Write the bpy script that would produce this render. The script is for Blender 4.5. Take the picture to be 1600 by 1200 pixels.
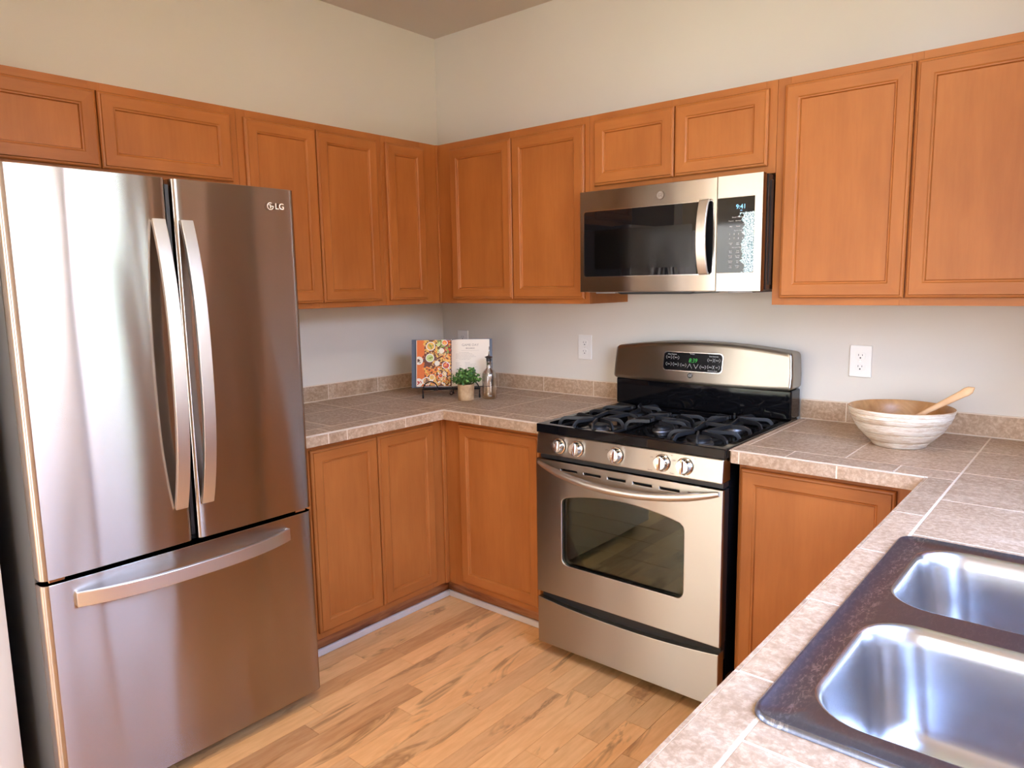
import bpy, bmesh, math, random
from mathutils import Vector, Matrix
random.seed(7)
PI = math.pi
S = bpy.context.scene
for o in list(bpy.data.objects):
    bpy.data.objects.remove(o, do_unlink=True)
COL = S.collection

# ------------------------------------------------------------------ camera
R_ = Vector((0.76514523, 0.64363937, -0.01676725))
U_ = Vector((-0.07519885, 0.11519785, 0.99049209))
B_ = Vector((0.63945126, -0.75660942, 0.13654403))
CP = Vector((2.89414, -2.83688, 1.45938))
cam = bpy.data.cameras.new('camera')
cam.lens = 25.4144; cam.sensor_width = 36; cam.clip_start = 0.02
co = bpy.data.objects.new('camera', cam); COL.objects.link(co)
co.matrix_world = Matrix(((R_.x, U_.x, B_.x, CP.x), (R_.y, U_.y, B_.y, CP.y), (R_.z, U_.z, B_.z, CP.z), (0, 0, 0, 1)))
S.camera = co
S.view_settings.view_transform = 'Standard'
S.view_settings.look = 'None'
S.view_settings.gamma = 1.0
S.view_settings.use_curve_mapping = False
S.view_settings.exposure = 0.87
S.cycles.use_denoising = True
S.cycles.max_bounces = 10
S.cycles.diffuse_bounces = 6
S.cycles.glossy_bounces = 5
S.cycles.transmission_bounces = 8
S.cycles.transparent_max_bounces = 14
S.cycles.caustics_reflective = False
S.cycles.caustics_refractive = False
S.cycles.sample_clamp_indirect = 6.0

# ------------------------------------------------------------------ sky, sun, daylight through the windows, added fill lights
W = bpy.data.worlds.new('sky'); S.world = W; W.use_nodes = True
nt = W.node_tree; nt.nodes.clear()
wo = nt.nodes.new('ShaderNodeOutputWorld'); bg = nt.nodes.new('ShaderNodeBackground')
tc = nt.nodes.new('ShaderNodeTexCoord'); sp = nt.nodes.new('ShaderNodeSeparateXYZ'); rp = nt.nodes.new('ShaderNodeValToRGB')
nt.links.new(tc.outputs['Generated'], sp.inputs[0]); nt.links.new(sp.outputs['Z'], rp.inputs[0])
rp.color_ramp.elements[0].position = 0.0; rp.color_ramp.elements[0].color = (0.72, 0.83, 1.0, 1)
rp.color_ramp.elements[1].position = 0.7; rp.color_ramp.elements[1].color = (0.34, 0.52, 1.0, 1)
nt.links.new(rp.outputs[0], bg.inputs[0]); bg.inputs[1].default_value = 13.0
nt.links.new(bg.outputs[0], wo.inputs[0])

def sun(name, rot, energy, col):
    l = bpy.data.lights.new(name, 'SUN'); l.energy = energy; l.color = col; l.angle = 0.02
    o = bpy.data.objects.new(name, l); COL.objects.link(o); o.rotation_euler = rot; return o
SUN_DIR = Vector((0.70, -0.28, -0.66))       # the way the sunlight travels
o = sun('sun', (0, 0, 0), 19.0, (1.0, 0.88, 0.70)); o.rotation_euler = SUN_DIR.to_track_quat('-Z', 'Y').to_euler()

def area(name, loc, direction, sx, sy, energy, col, spread=PI):
    l = bpy.data.lights.new(name, 'AREA'); l.shape = 'RECTANGLE'; l.size = sx; l.size_y = sy
    l.energy = energy; l.color = col; l.spread = spread
    o = bpy.data.objects.new(name, l); COL.objects.link(o); o.location = loc
    o.rotation_euler = Vector(direction).to_track_quat('-Z', 'Y').to_euler(); return o
# skylight at the patio door behind; the other two are fill at added windows
area('patio_skylight', (-0.05, -6.22, 1.10), (0, 1, 0), 1.85, 2.05, 46, (1.0, 0.975, 0.95))
area('corner_fill_light', (2.35, -6.22, 1.25), (0, 1, 0), 1.45, 1.55, 44, (0.97, 0.97, 1.0))  # fill light added to brighten the cabinet corner
area('dining_fill_light', (-2.64, -4.2, 1.50), (1, 0, 0), 1.5, 1.2, 14, (1.0, 0.95, 0.88))  # weak fill light added on the unseen dining side
# warm fill light added above the frame as a ceiling lamp
area('ceiling_fill_light', (1.95, -1.95, 2.70), (0, 0, -1), 0.36, 0.36, 10, (1.0, 0.86, 0.68))

# ------------------------------------------------------------------ helpers
def link(name, data, parent=None, loc=None):
    o = bpy.data.objects.new(name, data); COL.objects.link(o)
    if parent: o.parent = parent
    if loc is not None: o.location = loc
    return o

def wloc(p):
    v = Vector((0, 0, 0))
    while p:
        v += p.location; p = p.parent
    return v

def obj(name, bm, mats, parent=None, smooth=False, bevel=0, seg=2, auto=None):
    """link a bmesh given in room coordinates as one mesh object; origin = parent's base (or its own low centre)"""
    bm.normal_update()
    if parent is None:
        lo = [min(v.co[i] for v in bm.verts) for i in range(3)]; hi = [max(v.co[i] for v in bm.verts) for i in range(3)]
        org = Vector(((lo[0]+hi[0])/2, (lo[1]+hi[1])/2, lo[2])); loc = org
    else:
        org = wloc(parent); loc = None
    for v in bm.verts: v.co -= org
    me = bpy.data.meshes.new(name)
    bm.to_mesh(me); bm.free()
    if not isinstance(mats, (list, tuple)): mats = [mats]
    for m in mats: me.materials.append(m)
    if smooth:
        for p in me.polygons: p.use_smooth = True
        if auto: me.set_sharp_from_angle(angle=math.radians(auto))
    o = link(name, me, parent, loc)
    if bevel:
        b = o.modifiers.new('bevel', 'BEVEL'); b.width = bevel; b.segments = seg; b.limit_method = 'ANGLE'; b.angle_limit = math.radians(40)
        b.harden_normals = False
    return o

def thing(name, label, cat, loc, group=None):
    o = link(name, None, None, loc); o.empty_display_size = 0.1
    o['label'] = label; o['category'] = cat
    if group: o['group'] = group
    return o
def tag(o, label, cat, group=None):
    o['label'] = label; o['category'] = cat
    if group: o['group'] = group
    return o
def struct(o):
    o['kind'] = 'structure'; return o

def box(bm, x0, x1, y0, y1, z0, z1, mi=0):
    vs = [bm.verts.new(p) for p in ((x0,y0,z0),(x1,y0,z0),(x1,y1,z0),(x0,y1,z0),(x0,y0,z1),(x1,y0,z1),(x1,y1,z1),(x0,y1,z1))]
    for f in ((0,3,2,1),(4,5,6,7),(0,1,5,4),(1,2,6,5),(2,3,7,6),(3,0,4,7)):
        bm.faces.new([vs[i] for i in f]).material_index = mi
    return vs
def B(*a, **k):
    bm = bmesh.new(); box(bm, *a, **k); return bm

def prism(bm, pts, axis, lo, hi, mi=0):
    """pts 2-D outline in the two other axes (in xyz order) pushed along axis"""
    ai = 'xyz'.index(axis)
    def P(p, w):
        l = list(p); l.insert(ai, w); return l
    a = [bm.verts.new(P(p, lo)) for p in pts]; b = [bm.verts.new(P(p, hi)) for p in pts]
    n = len(pts); fs = []
    for i in range(n):
        fs.append(bm.faces.new((a[i], a[(i+1) % n], b[(i+1) % n], b[i])))
    fs.append(bm.faces.new(a[::-1])); fs.append(bm.faces.new(b))
    for f in fs: f.material_index = mi
    bmesh.ops.recalc_face_normals(bm, faces=fs)
    return fs

def plate_holes(bm, outer, holes, axis, lo, hi, mi=0):
    """flat plate with holes; outlines are 2-D"""
    ai = 'xyz'.index(axis)
    def P(p, w):
        l = list(p); l.insert(ai, w); return l
    allf = []
    layers = []
    for w in (lo, hi):
        loops = []; edges = []
        for lp in [outer] + holes:
            vs = [bm.verts.new(P(p, w)) for p in lp]
            es = [bm.edges.new((vs[i], vs[(i+1) % len(vs)])) for i in range(len(vs))]
            loops.append(vs); edges += es
        r = bmesh.ops.triangle_fill(bm, edges=edges, use_beauty=True, use_dissolve=False)
        allf += [g for g in r['geom'] if isinstance(g, bmesh.types.BMFace)]
        layers.append(loops)
    for la, lb in zip(*layers):
        n = len(la)
        for i in range(n):
            allf.append(bm.faces.new((la[i], la[(i+1) % n], lb[(i+1) % n], lb[i])))
    for f in allf: f.material_index = mi
    bmesh.ops.recalc_face_normals(bm, faces=allf)
    return allf

def rrect(x0, x1, y0, y1, r, n=6):
    pts = []
    for cx, cy, a0 in ((x1-r, y1-r, 0), (x0+r, y1-r, 90), (x0+r, y0+r, 180), (x1-r, y0+r, 270)):
        for i in range(n+1):
            a = math.radians(a0 + 90*i/n); pts.append((cx+r*math.cos(a), cy+r*math.sin(a)))
    return pts

def lathe(bm, prof, c, n=40, mi=0, mifn=None, cap=True):
    rings = []
    for r, z in prof:
        if r < 1e-6: rings.append([bm.verts.new((c[0], c[1], c[2]+z))])
        else: rings.append([bm.verts.new((c[0]+r*math.cos(2*PI*i/n), c[1]+r*math.sin(2*PI*i/n), c[2]+z)) for i in range(n)])
    for k in range(len(rings)-1):
        a, b = rings[k], rings[k+1]
        for i in range(n):
            j = (i+1) % n
            if len(a) == 1 and len(b) == 1: continue
            if len(a) == 1: f = bm.faces.new((a[0], b[j], b[i]))
            elif len(b) == 1: f = bm.faces.new((a[i], a[j], b[0]))
            else: f = bm.faces.new((a[i], a[j], b[j], b[i]))
            f.material_index = mifn(k) if mifn else mi
    return rings

def sweep(bm, path, sec, up=Vector((0, 0, 1)), mi=0, closed=False, scale=None):
    """sec: list of 2-D offsets (side, up) swept along path"""
    path = [Vector(p) for p in path]; n = len(path); rings = []
    for i, p in enumerate(path):
        if closed: t = path[(i+1) % n]-path[i-1]
        else: t = path[min(i+1, n-1)]-path[max(i-1, 0)]
        t.normalize(); s = t.cross(up)
        if s.length < 1e-4: s = t.cross(Vector((0, 1, 0)))
        s.normalize(); u = s.cross(t).normalized()
        k = scale[i] if scale else 1
        rings.append([bm.verts.new(p+s*a*k+u*b*k) for a, b in sec])
    m = len(sec); fs = []
    for i in range(n if closed else n-1):
        a, b = rings[i], rings[(i+1) % n]
        for j in range(m):
            fs.append(bm.faces.new((a[j], a[(j+1) % m], b[(j+1) % m], b[j])))
    if not closed:
        fs.append(bm.faces.new(rings[0][::-1])); fs.append(bm.faces.new(rings[-1]))
    for f in fs: f.material_index = mi
    bmesh.ops.recalc_face_normals(bm, faces=fs)
    return rings
def circ(r, n=8): return [(r*math.cos(2*PI*i/n), r*math.sin(2*PI*i/n)) for i in range(n)]
def rsec(w, h): return [(-w/2, -h/2), (w/2, -h/2), (w/2, h/2), (-w/2, h/2)]

def disc(bm, O, ux, uy, r, mi=0, n=20, rx=None):
    O = Vector(O); ux = Vector(ux); uy = Vector(uy)
    f = bm.faces.new([bm.verts.new(O+ux*(rx or r)*math.cos(2*PI*i/n)+uy*r*math.sin(2*PI*i/n)) for i in range(n)])
    f.material_index = mi; return f
def quad(bm, O, ux, uy, x0, x1, y0, y1, mi=0):
    O = Vector(O); ux = Vector(ux); uy = Vector(uy)
    f = bm.faces.new([bm.verts.new(O+ux*x+uy*y) for x, y in ((x0,y0),(x1,y0),(x1,y1),(x0,y1))]); f.material_index = mi; return f
def ring(bm, O, ux, uy, r0, r1, mi=0, n=32, a0=0, a1=2*PI, ry=1.0):
    O = Vector(O); ux = Vector(ux); uy = Vector(uy); full = abs(a1-a0-2*PI) < 1e-6
    A = []; Bv = []
    for i in range(n if full else n+1):
        a = a0+(a1-a0)*i/n; d = ux*math.cos(a)+uy*math.sin(a)*ry
        A.append(bm.verts.new(O+d*r0)); Bv.append(bm.verts.new(O+d*r1))
    m = len(A)
    for i in range(m if full else m-1):
        j = (i+1) % m; bm.faces.new((A[i], A[j], Bv[j], Bv[i])).material_index = mi
def seg(bm, O, ux, uy, p, q, w, mi=0):
    O = Vector(O); ux = Vector(ux); uy = Vector(uy); p = Vector(p); q = Vector(q); d = (q-p).normalized(); nn = Vector((-d.y, d.x))*w/2
    f = bm.faces.new([bm.verts.new(O+ux*a.x+uy*a.y) for a in (p-nn, q-nn, q+nn, p+nn)]); f.material_index = mi

def text(bm, s, size, O, ux, uy, mi=0, align='CENTER', shear=0.0, bold=0.0, xs=1.0):
    """lettering as flat glyphs lying in the plane (ux, uy) at O"""
    c = bpy.data.curves.new('glyphs', 'FONT'); c.body = s; c.size = size; c.align_x = align; c.align_y = 'CENTER'; c.shear = shear; c.offset = bold
    c.resolution_u = 3
    t = bpy.data.objects.new('glyphs', c); COL.objects.link(t)
    dg = bpy.context.evaluated_depsgraph_get(); me = t.evaluated_get(dg).to_mesh()
    O = Vector(O); ux = Vector(ux); uy = Vector(uy)
    vs = [bm.verts.new(O+ux*v.co.x*xs+uy*v.co.y) for v in me.vertices]
    for p in me.polygons:
        try: bm.faces.new([vs[i] for i in p.vertices]).material_index = mi
        except ValueError: pass
    t.evaluated_get(dg).to_mesh_clear()
    bpy.data.objects.remove(t, do_unlink=True); bpy.data.curves.remove(c)

# ------------------------------------------------------------------ materials
class N:
    def __init__(s, name):
        s.m = bpy.data.materials.new(name); s.m.use_nodes = True; s.t = s.m.node_tree
        s.p = s.t.nodes['Principled BSDF']; s.out = s.t.nodes['Material Output']
    def n(s, typ, **k):
        x = s.t.nodes.new('ShaderNode'+typ)
        for a, b in k.items():
            if a.startswith('i_'): x.inputs[a[2:].replace('_', ' ')].default_value = b
            else: setattr(x, a, b)
        return x
    def l(s, a, b): s.t.links.new(a, b)
    def ramp(s, fac, stops, interp='LINEAR'):
        r = s.n('ValToRGB'); e = r.color_ramp.elements; r.color_ramp.interpolation = interp
        while len(e) < len(stops): e.new(0.5)
        for el, (p, c) in zip(e, stops): el.position = p; el.color = (c[0], c[1], c[2], 1)
        s.l(fac, r.inputs[0]); return r.outputs[0]
    def mix(s, fac, a, b, typ='MIX'):
        x = s.n('Mix', data_type='RGBA', blend_type=typ)
        for v, i in ((fac, 0), (a, 6), (b, 7)):
            if hasattr(v, 'links'): s.l(v, x.inputs[i])
            elif i == 0: x.inputs[0].default_value = v
            else: x.inputs[i].default_value = (v[0], v[1], v[2], 1)
        return x.outputs[2]
    def math(s, op, a, b=0.0):
        x = s.n('Math', operation=op)
        for v, i in ((a, 0), (b, 1)):
            if hasattr(v, 'links'): s.l(v, x.inputs[i])
            else: x.inputs[i].default_value = v
        return x.outputs[0]
    def coord(s, scale=(1, 1, 1), loc=None, rand=True, kind='Object'):
        tcn = s.n('TexCoord'); mp = s.n('Mapping'); mp.inputs['Scale'].default_value = scale
        s.l(tcn.outputs[kind], mp.inputs['Vector'])
        if rand:
            g = s.n('ObjectInfo'); c = s.n('CombineXYZ'); r = s.math('MULTIPLY', g.outputs['Random'], 37.0)
            s.l(r, c.inputs[0]); s.l(r, c.inputs[1]); s.l(r, c.inputs[2]); s.l(c.outputs[0], mp.inputs['Location'])
        return mp.outputs[0]
    def noise(s, vec, scale, detail=3, rough=0.5, dist=0.0):
        x = s.n('TexNoise'); x.inputs['Scale'].default_value = scale; x.inputs['Detail'].default_value = detail
        x.inputs['Roughness'].default_value = rough; x.inputs['Distortion'].default_value = dist; s.l(vec, x.inputs['Vector'])
        return x.outputs['Fac']
    def bump(s, h, strength, dist=0.01):
        b = s.n('Bump'); b.inputs['Strength'].default_value = strength; b.inputs['Distance'].default_value = dist
        s.l(h, b.inputs['Height']); s.l(b.outputs[0], s.p.inputs['Normal']); return b
    def set(s, **k):
        for a, b in k.items():
            i = s.p.inputs[a.replace('_', ' ')]
            i.default_value = (*b, 1) if isinstance(b, tuple) else b
        return s

def plain(name, col, rough=0.5, metal=0.0, **k):
    x = N(name); x.set(Base_Color=col, Roughness=rough, Metallic=metal, **k); return x.m

def wood(name, axis, tint=1.0):
    x = N(name)
    sc = {'x': (0.10, 1, 1), 'y': (1, 0.10, 1), 'z': (1, 1, 0.10)}[axis]
    v = x.coord(sc)
    v2 = x.coord((1, 1, 0.55))
    fine = x.noise(v, 90, 4, 0.6)
    med = x.noise(v, 14, 3, 0.55, 0.6)
    big = x.noise(v2, 4.5, 3, 0.5)
    base = x.ramp(big, [(0.30, (0.32*tint, 0.096*tint, 0.018*tint)), (0.72, (0.43*tint, 0.142*tint, 0.030*tint))])
    c = x.mix(0.22, base, x.ramp(med, [(0.3, (0.26*tint, 0.078*tint, 0.016*tint)), (0.7, (0.44*tint, 0.158*tint, 0.040*tint))]))
    c = x.mix(0.06, c, x.ramp(fine, [(0.35, (0.24*tint, 0.075*tint, 0.02*tint)), (0.6, (0.56*tint, 0.23*tint, 0.07*tint))]))
    x.l(c, x.p.inputs['Base Color']); x.set(Roughness=0.45, Coat_Weight=0.04, Coat_Roughness=0.3, Specular_IOR_Level=0.32)
    x.bump(fine, 0.05, 0.002)
    return x.m
wood_v = wood('maple_stain_vertical', 'z'); wood_x = wood('maple_stain_along_x', 'x'); wood_y = wood('maple_stain_along_y', 'y')

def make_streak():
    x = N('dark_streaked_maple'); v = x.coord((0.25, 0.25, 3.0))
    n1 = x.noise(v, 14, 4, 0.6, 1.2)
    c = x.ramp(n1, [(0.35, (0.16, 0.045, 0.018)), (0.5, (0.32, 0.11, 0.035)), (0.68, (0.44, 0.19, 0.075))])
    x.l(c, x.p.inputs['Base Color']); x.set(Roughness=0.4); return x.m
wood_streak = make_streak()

def steel(name, col, rough, aniso=0.75, wav=0.0, brush=0.01, rvar=0.06, wscale=(1, 1.6, 0.35)):
    x = N(name); x.set(Base_Color=col, Metallic=1.0, Roughness=rough, Anisotropic=aniso)
    if aniso:
        c = x.n('CombineXYZ'); c.inputs[2].default_value = 1.0; x.l(c.outputs[0], x.p.inputs['Tangent'])
    v = x.coord((2, 2, 140), rand=False); h = x.noise(v, 6, 3, 0.6)
    rr = x.math('MULTIPLY', h, rvar); rr = x.math('ADD', rr, rough-rvar/2); x.l(rr, x.p.inputs['Roughness'])
    b1 = x.n('Bump'); b1.inputs['Strength'].default_value = brush; b1.inputs['Distance'].default_value = 0.001; x.l(h, b1.inputs['Height'])
    if wav:
        w = x.noise(x.coord(wscale, rand=False), 2.6, 1.0, 0.4, 0.3)
        b2 = x.n('Bump'); b2.inputs['Strength'].default_value = 1.0; b2.inputs['Distance'].default_value = wav
        x.l(w, b2.inputs['Height']); x.l(b2.outputs[0], b1.inputs['Normal'])
    x.l(b1.outputs[0], x.p.inputs['Normal'])
    return x.m
def brushed(name, col, rough, an, wav, wscale):
    # horizontally brushed sheet: sharp sideways, spread up and down
    x = N(name); x.t.nodes.remove(x.p); g = x.n('BsdfAnisotropic'); g.inputs['Color'].default_value = (*col, 1)
    g.inputs['Anisotropy'].default_value = an
    geo = x.n('NewGeometry'); cr = x.n('VectorMath', operation='CROSS_PRODUCT'); cr.inputs[1].default_value = (0, 0, 1); x.l(geo.outputs['True Normal'], cr.inputs[0])
    x.l(cr.outputs[0], g.inputs['Tangent'])
    h = x.noise(x.coord((2, 2, 140), rand=False), 6, 3, 0.6)
    x.l(x.math('ADD', x.math('MULTIPLY', h, 0.03), rough-0.015), g.inputs['Roughness'])
    w = x.noise(x.coord(wscale, rand=False), 2.6, 1.0, 0.4, 0.3)
    b = x.n('Bump'); b.inputs['Strength'].default_value = 1.0; b.inputs['Distance'].default_value = wav; x.l(w, b.inputs['Height']); x.l(b.outputs[0], g.inputs['Normal'])
    x.l(g.outputs[0], x.out.inputs[0]); return x.m
st_fridge = brushed('brushed_steel_fridge', (0.45, 0.405, 0.375), 0.215, 0.80, 0.007, (1, 2.0, 0.3))
st_handle = steel('satin_steel_handle', (0.72, 0.70, 0.67), 0.36, 0.3)
st_range = brushed('brushed_steel_range', (0.44, 0.415, 0.375), 0.30, 0.62, 0.003, (1.5, 1, 0.4))
st_micro = brushed('brushed_steel_microwave', (0.48, 0.43, 0.375), 0.22, 0.70, 0.0012, (1.5, 1, 0.4))
def make_sinksteel():
    x = N('sink_steel'); x.set(Base_Color=(0.50, 0.51, 0.54), Metallic=1.0, Roughness=0.24)
    v = x.coord((1, 1, 1), rand=False); h = x.noise(v, 6, 4, 0.7)
    x.l(x.ramp(h, [(0.3, (0.22, 0.22, 0.22)), (0.7, (0.28, 0.28, 0.28))]), x.p.inputs['Roughness'])
    s2 = x.noise(x.coord((60, 2, 60), rand=False), 3, 3, 0.6); x.bump(s2, 0.02, 0.0006)
    return x.m
st_sink = make_sinksteel()
def make_rim():
    x = N('sink_rim_steel'); x.set(Base_Color=(0.30, 0.29, 0.31), Metallic=1.0, Roughness=0.3)
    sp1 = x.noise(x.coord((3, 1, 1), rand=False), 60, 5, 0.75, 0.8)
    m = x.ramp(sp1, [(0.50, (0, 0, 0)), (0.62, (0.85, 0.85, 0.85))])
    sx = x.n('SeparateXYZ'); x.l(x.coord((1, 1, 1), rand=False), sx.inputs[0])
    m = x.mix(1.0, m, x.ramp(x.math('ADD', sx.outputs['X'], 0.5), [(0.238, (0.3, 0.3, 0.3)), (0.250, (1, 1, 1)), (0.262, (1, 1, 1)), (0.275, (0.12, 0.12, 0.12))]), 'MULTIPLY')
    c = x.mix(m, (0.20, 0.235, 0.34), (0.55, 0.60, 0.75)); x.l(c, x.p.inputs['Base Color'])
    return x.m
st_rim = make_rim()
chrome = plain('bright_chrome', (0.86, 0.85, 0.83), 0.12, 1.0)
blk_enamel = plain('black_enamel', (0.004, 0.004, 0.005), 0.05, IOR=1.33)
blk_glass = plain('black_glass', (0.006, 0.006, 0.007), 0.02)
blk_plastic = plain('black_plastic', (0.012, 0.012, 0.013), 0.35)
grey_side = plain('grey_painted_side', (0.10, 0.105, 0.115), 0.4)
navy_gasket = plain('dark_gasket', (0.012, 0.016, 0.024), 0.5)
def make_iron():
    x = N('cast_iron'); x.set(Base_Color=(0.010, 0.011, 0.014), Roughness=0.40, Specular_IOR_Level=0.4)
    x.bump(x.noise(x.coord(), 400, 2, 0.5), 0.25, 0.001); return x.m
iron = make_iron()
white_print = plain('pale_print', (0.62, 0.62, 0.62), 0.5)
dark_print = plain('dark_print', (0.05, 0.045, 0.04), 0.5)
white_plastic = plain('white_plastic', (0.80, 0.78, 0.74), 0.3)
slot_dark = plain('slot_dark', (0.02, 0.02, 0.02), 0.6)
def glow(name, col, st):
    x = N(name); x.set(Base_Color=(0, 0, 0), Emission_Color=col, Emission_Strength=st); return x.m
green_led = glow('green_digits', (0.05, 0.8, 0.12), 0.3)
blue_led = glow('blue_digits', (0.25, 0.62, 1.0), 1.3)

def make_wall(name, col):
    x = N(name); v = x.coord(rand=False)
    c = x.mix(0.5, col, x.ramp(x.noise(v, 1.6, 3, 0.5), [(0.3, tuple(k*0.97 for k in col)), (0.7, tuple(min(1, k*1.03) for k in col))]))
    x.l(c, x.p.inputs['Base Color']); x.set(Roughness=0.75)
    x.bump(x.noise(v, 160, 3, 0.5), 0.12, 0.002); return x.m
wall_m = make_wall('greige_wall_paint', (0.68, 0.635, 0.565))
ceil_m = make_wall('ceiling_paint', (0.62, 0.55, 0.49))
base_trim = plain('toe_trim_paint', (0.66, 0.61, 0.54), 0.5)
white_trim = plain('white_trim_paint', (0.78, 0.78, 0.77), 0.4)

def make_tile(name, c0, c1, c2, sc=1.0, rough=0.38):
    x = N(name); geo = x.n('NewGeometry'); tcn = x.n('TexCoord')
    add = x.n('VectorMath', operation='MULTIPLY_ADD'); cmb = x.n('CombineXYZ')
    r = geo.outputs['Random Per Island']
    x.l(x.math('MULTIPLY', r, 31.0), cmb.inputs[0]); x.l(x.math('MULTIPLY', r, 17.0), cmb.inputs[1]); x.l(x.math('MULTIPLY', r, 7.0), cmb.inputs[2])
    add.inputs[1].default_value = (1, 1, 1); x.l(tcn.outputs['Object'], add.inputs[0]); x.l(cmb.outputs[0], add.inputs[2])
    v = add.outputs[0]
    mp = x.n('Mapping'); mp.inputs['Scale'].default_value = (0.6, 1.6, 1.3); x.l(v, mp.inputs[0]); vs = mp.outputs[0]
    a = x.noise(vs, 9*sc, 5, 0.62, 0.4); b = x.noise(v, 85*sc, 6, 0.75, 0.3)
    c = x.ramp(a, [(0.32, c0), (0.52, c1), (0.70, c2)])
    veins = x.ramp(b, [(0.40, tuple(k*0.8 for k in c0)), (0.50, c1), (0.60, tuple(min(1, k*1.3) for k in c2))])
    c = x.mix(0.40, c, veins)
    tint = x.ramp(r, [(0.0, (0.90, 0.90, 0.90)), (1.0, (1.08, 1.06, 1.04))])
    c = x.mix(1.0, c, tint, 'MULTIPLY')
    x.l(c, x.p.inputs['Base Color']); x.set(Roughness=rough)
    x.l(x.ramp(b, [(0.4, (rough+.12,)*3), (0.6, (rough-.04,)*3)]), x.p.inputs['Roughness']); x.set(Specular_IOR_Level=0.35)
    x.bump(b, 0.12, 0.002); return x.m
tile_m = make_tile('beige_brown_ceramic_tile', (0.34, 0.22, 0.135), (0.43, 0.30, 0.20), (0.52, 0.40, 0.295))
grout_m = plain('grout', (0.74, 0.62, 0.49), 0.85)
edge_highlight = plain('edge_highlight_paint', (0.66, 0.57, 0.47), 0.8)  # pale colour painting the highlight along the counter front edges

def make_floor():
    x = N('maple_planks'); geo = x.n('NewGeometry'); tcn = x.n('TexCoord'); r = geo.outputs['Random Per Island']
    cmb = x.n('CombineXYZ'); x.l(x.math('MULTIPLY', r, 53.0), cmb.inputs[0]); x.l(x.math('MULTIPLY', r, 29.0), cmb.inputs[1])
    add = x.n('VectorMath', operation='ADD'); x.l(tcn.outputs['Object'], add.inputs[0]); x.l(cmb.outputs[0], add.inputs[1])
    mp = x.n('Mapping'); mp.inputs['Scale'].default_value = (1, 0.13, 1); x.l(add.outputs[0], mp.inputs[0])
    mp2 = x.n('Mapping'); mp2.inputs['Scale'].default_value = (1, 0.22, 1); x.l(add.outputs[0], mp2.inputs[0])
    base = x.ramp(r, [(0.0, (0.66, 0.36, 0.16)), (0.25, (0.92, 0.48, 0.18)), (0.50, (0.98, 0.56, 0.235)), (0.70, (0.74, 0.41, 0.17)), (0.82, (0.60, 0.29, 0.11)), (0.95, (0.40, 0.17, 0.06))])
    g = x.noise(mp.outputs[0], 60, 4, 0.6, 0.3)
    c = x.mix(0.30, base, x.ramp(g, [(0.35, (0.68, 0.33, 0.115)), (0.65, (1.0, 0.62, 0.29))]))
    s = x.noise(mp2.outputs[0], 9, 4, 0.65, 1.1)
    m = x.ramp(s, [(0.57, (0, 0, 0)), (0.66, (0.75, 0.75, 0.75)), (0.70, (0.2, 0.2, 0.2)), (0.74, (0.9, 0.9, 0.9))])
    c = x.mix(m, c, (0.34, 0.15, 0.05))
    k = x.noise(mp2.outputs[0], 22, 2, 0.5, 0.4)
    c = x.mix(x.ramp(k, [(0.74, (0, 0, 0)), (0.79, (0.9, 0.9, 0.9))]), c, (0.10, 0.035, 0.012))
    x.l(c, x.p.inputs['Base Color']); x.set(Roughness=0.36, Coat_Weight=0.05, Coat_Roughness=0.2, Specular_IOR_Level=0.4)
    x.bump(g, 0.04, 0.001); return x.m
floor_m = make_floor()
gap_m = plain('plank_seams', (0.16, 0.075, 0.03), 0.8)

def make_pane():
    x = N('window_glass'); t = x.n('BsdfTransparent'); g = x.n('BsdfGlossy'); g.inputs['Roughness'].default_value = 0.0
    mx = x.n('MixShader'); mx.inputs[0].default_value = 0.06
    x.l(t.outputs[0], mx.inputs[1]); x.l(g.outputs[0], mx.inputs[2]); x.l(mx.outputs[0], x.out.inputs[0]); return x.m
pane_m = make_pane()
def make_ovenglass():
    x = N('tinted_oven_glass'); t = x.n('BsdfTransparent'); t.inputs[0].default_value = (0.42, 0.50, 0.46, 1); g = x.n('BsdfGlossy'); g.inputs['Roughness'].default_value = 0.02
    g.inputs['Color'].default_value = (0.85, 0.95, 0.92, 1)
    fr = x.n('Fresnel'); fr.inputs[0].default_value = 1.55
    mx = x.n('MixShader'); x.l(x.math('ADD', fr.outputs[0], 0.05), mx.inputs[0])
    x.l(t.outputs[0], mx.inputs[1]); x.l(g.outputs[0], mx.inputs[2]); x.l(mx.outputs[0], x.out.inputs[0]); return x.m
oven_glass = make_ovenglass()

# ------------------------------------------------------------------ the room
H = 2.749
def floor():
    bm = bmesh.new()
    box(bm, -2.6, 3.25, -6.1, 0.0, -0.05, -0.0025, 1)
    w = 0.083; x = -2.6; rnd = random.Random(3)
    while x < 3.25:
        y = -6.1 - rnd.random()*0.9
        while y < 0:
            L = rnd.choice((0.3, 0.42, 0.55, 0.7, 0.9, 1.15))
            y1 = min(y+L, 0)
            box(bm, x+0.0006, min(x+w, 3.25)-0.0006, max(y, -6.1)+0.0008, y1-0.0008, -0.0024, 0.0, 0) if y1 > -6.1 else None
            y += L
        x += w
    return struct(obj('floor', bm, [floor_m, gap_m]))
floor()
struct(obj('ceiling', B(-2.6, 3.25, -6.1, 0.0, H, H+0.1), ceil_m))
struct(obj('wall_back', B(-0.1, 3.35, 0.0, 0.1, -0.05, H+0.1), wall_m))
struct(obj('wall_left', B(-0.1, 0.0, -2.42, 0.0, -0.05, H), wall_m))
struct(obj('wall_stub', B(0.0005, 0.62, -2.42, -2.305, 0.0, H), wall_m))
struct(obj('wall_hall', B(-2.6, -0.1, -2.42, -2.32, -0.05, H), wall_m))

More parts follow.
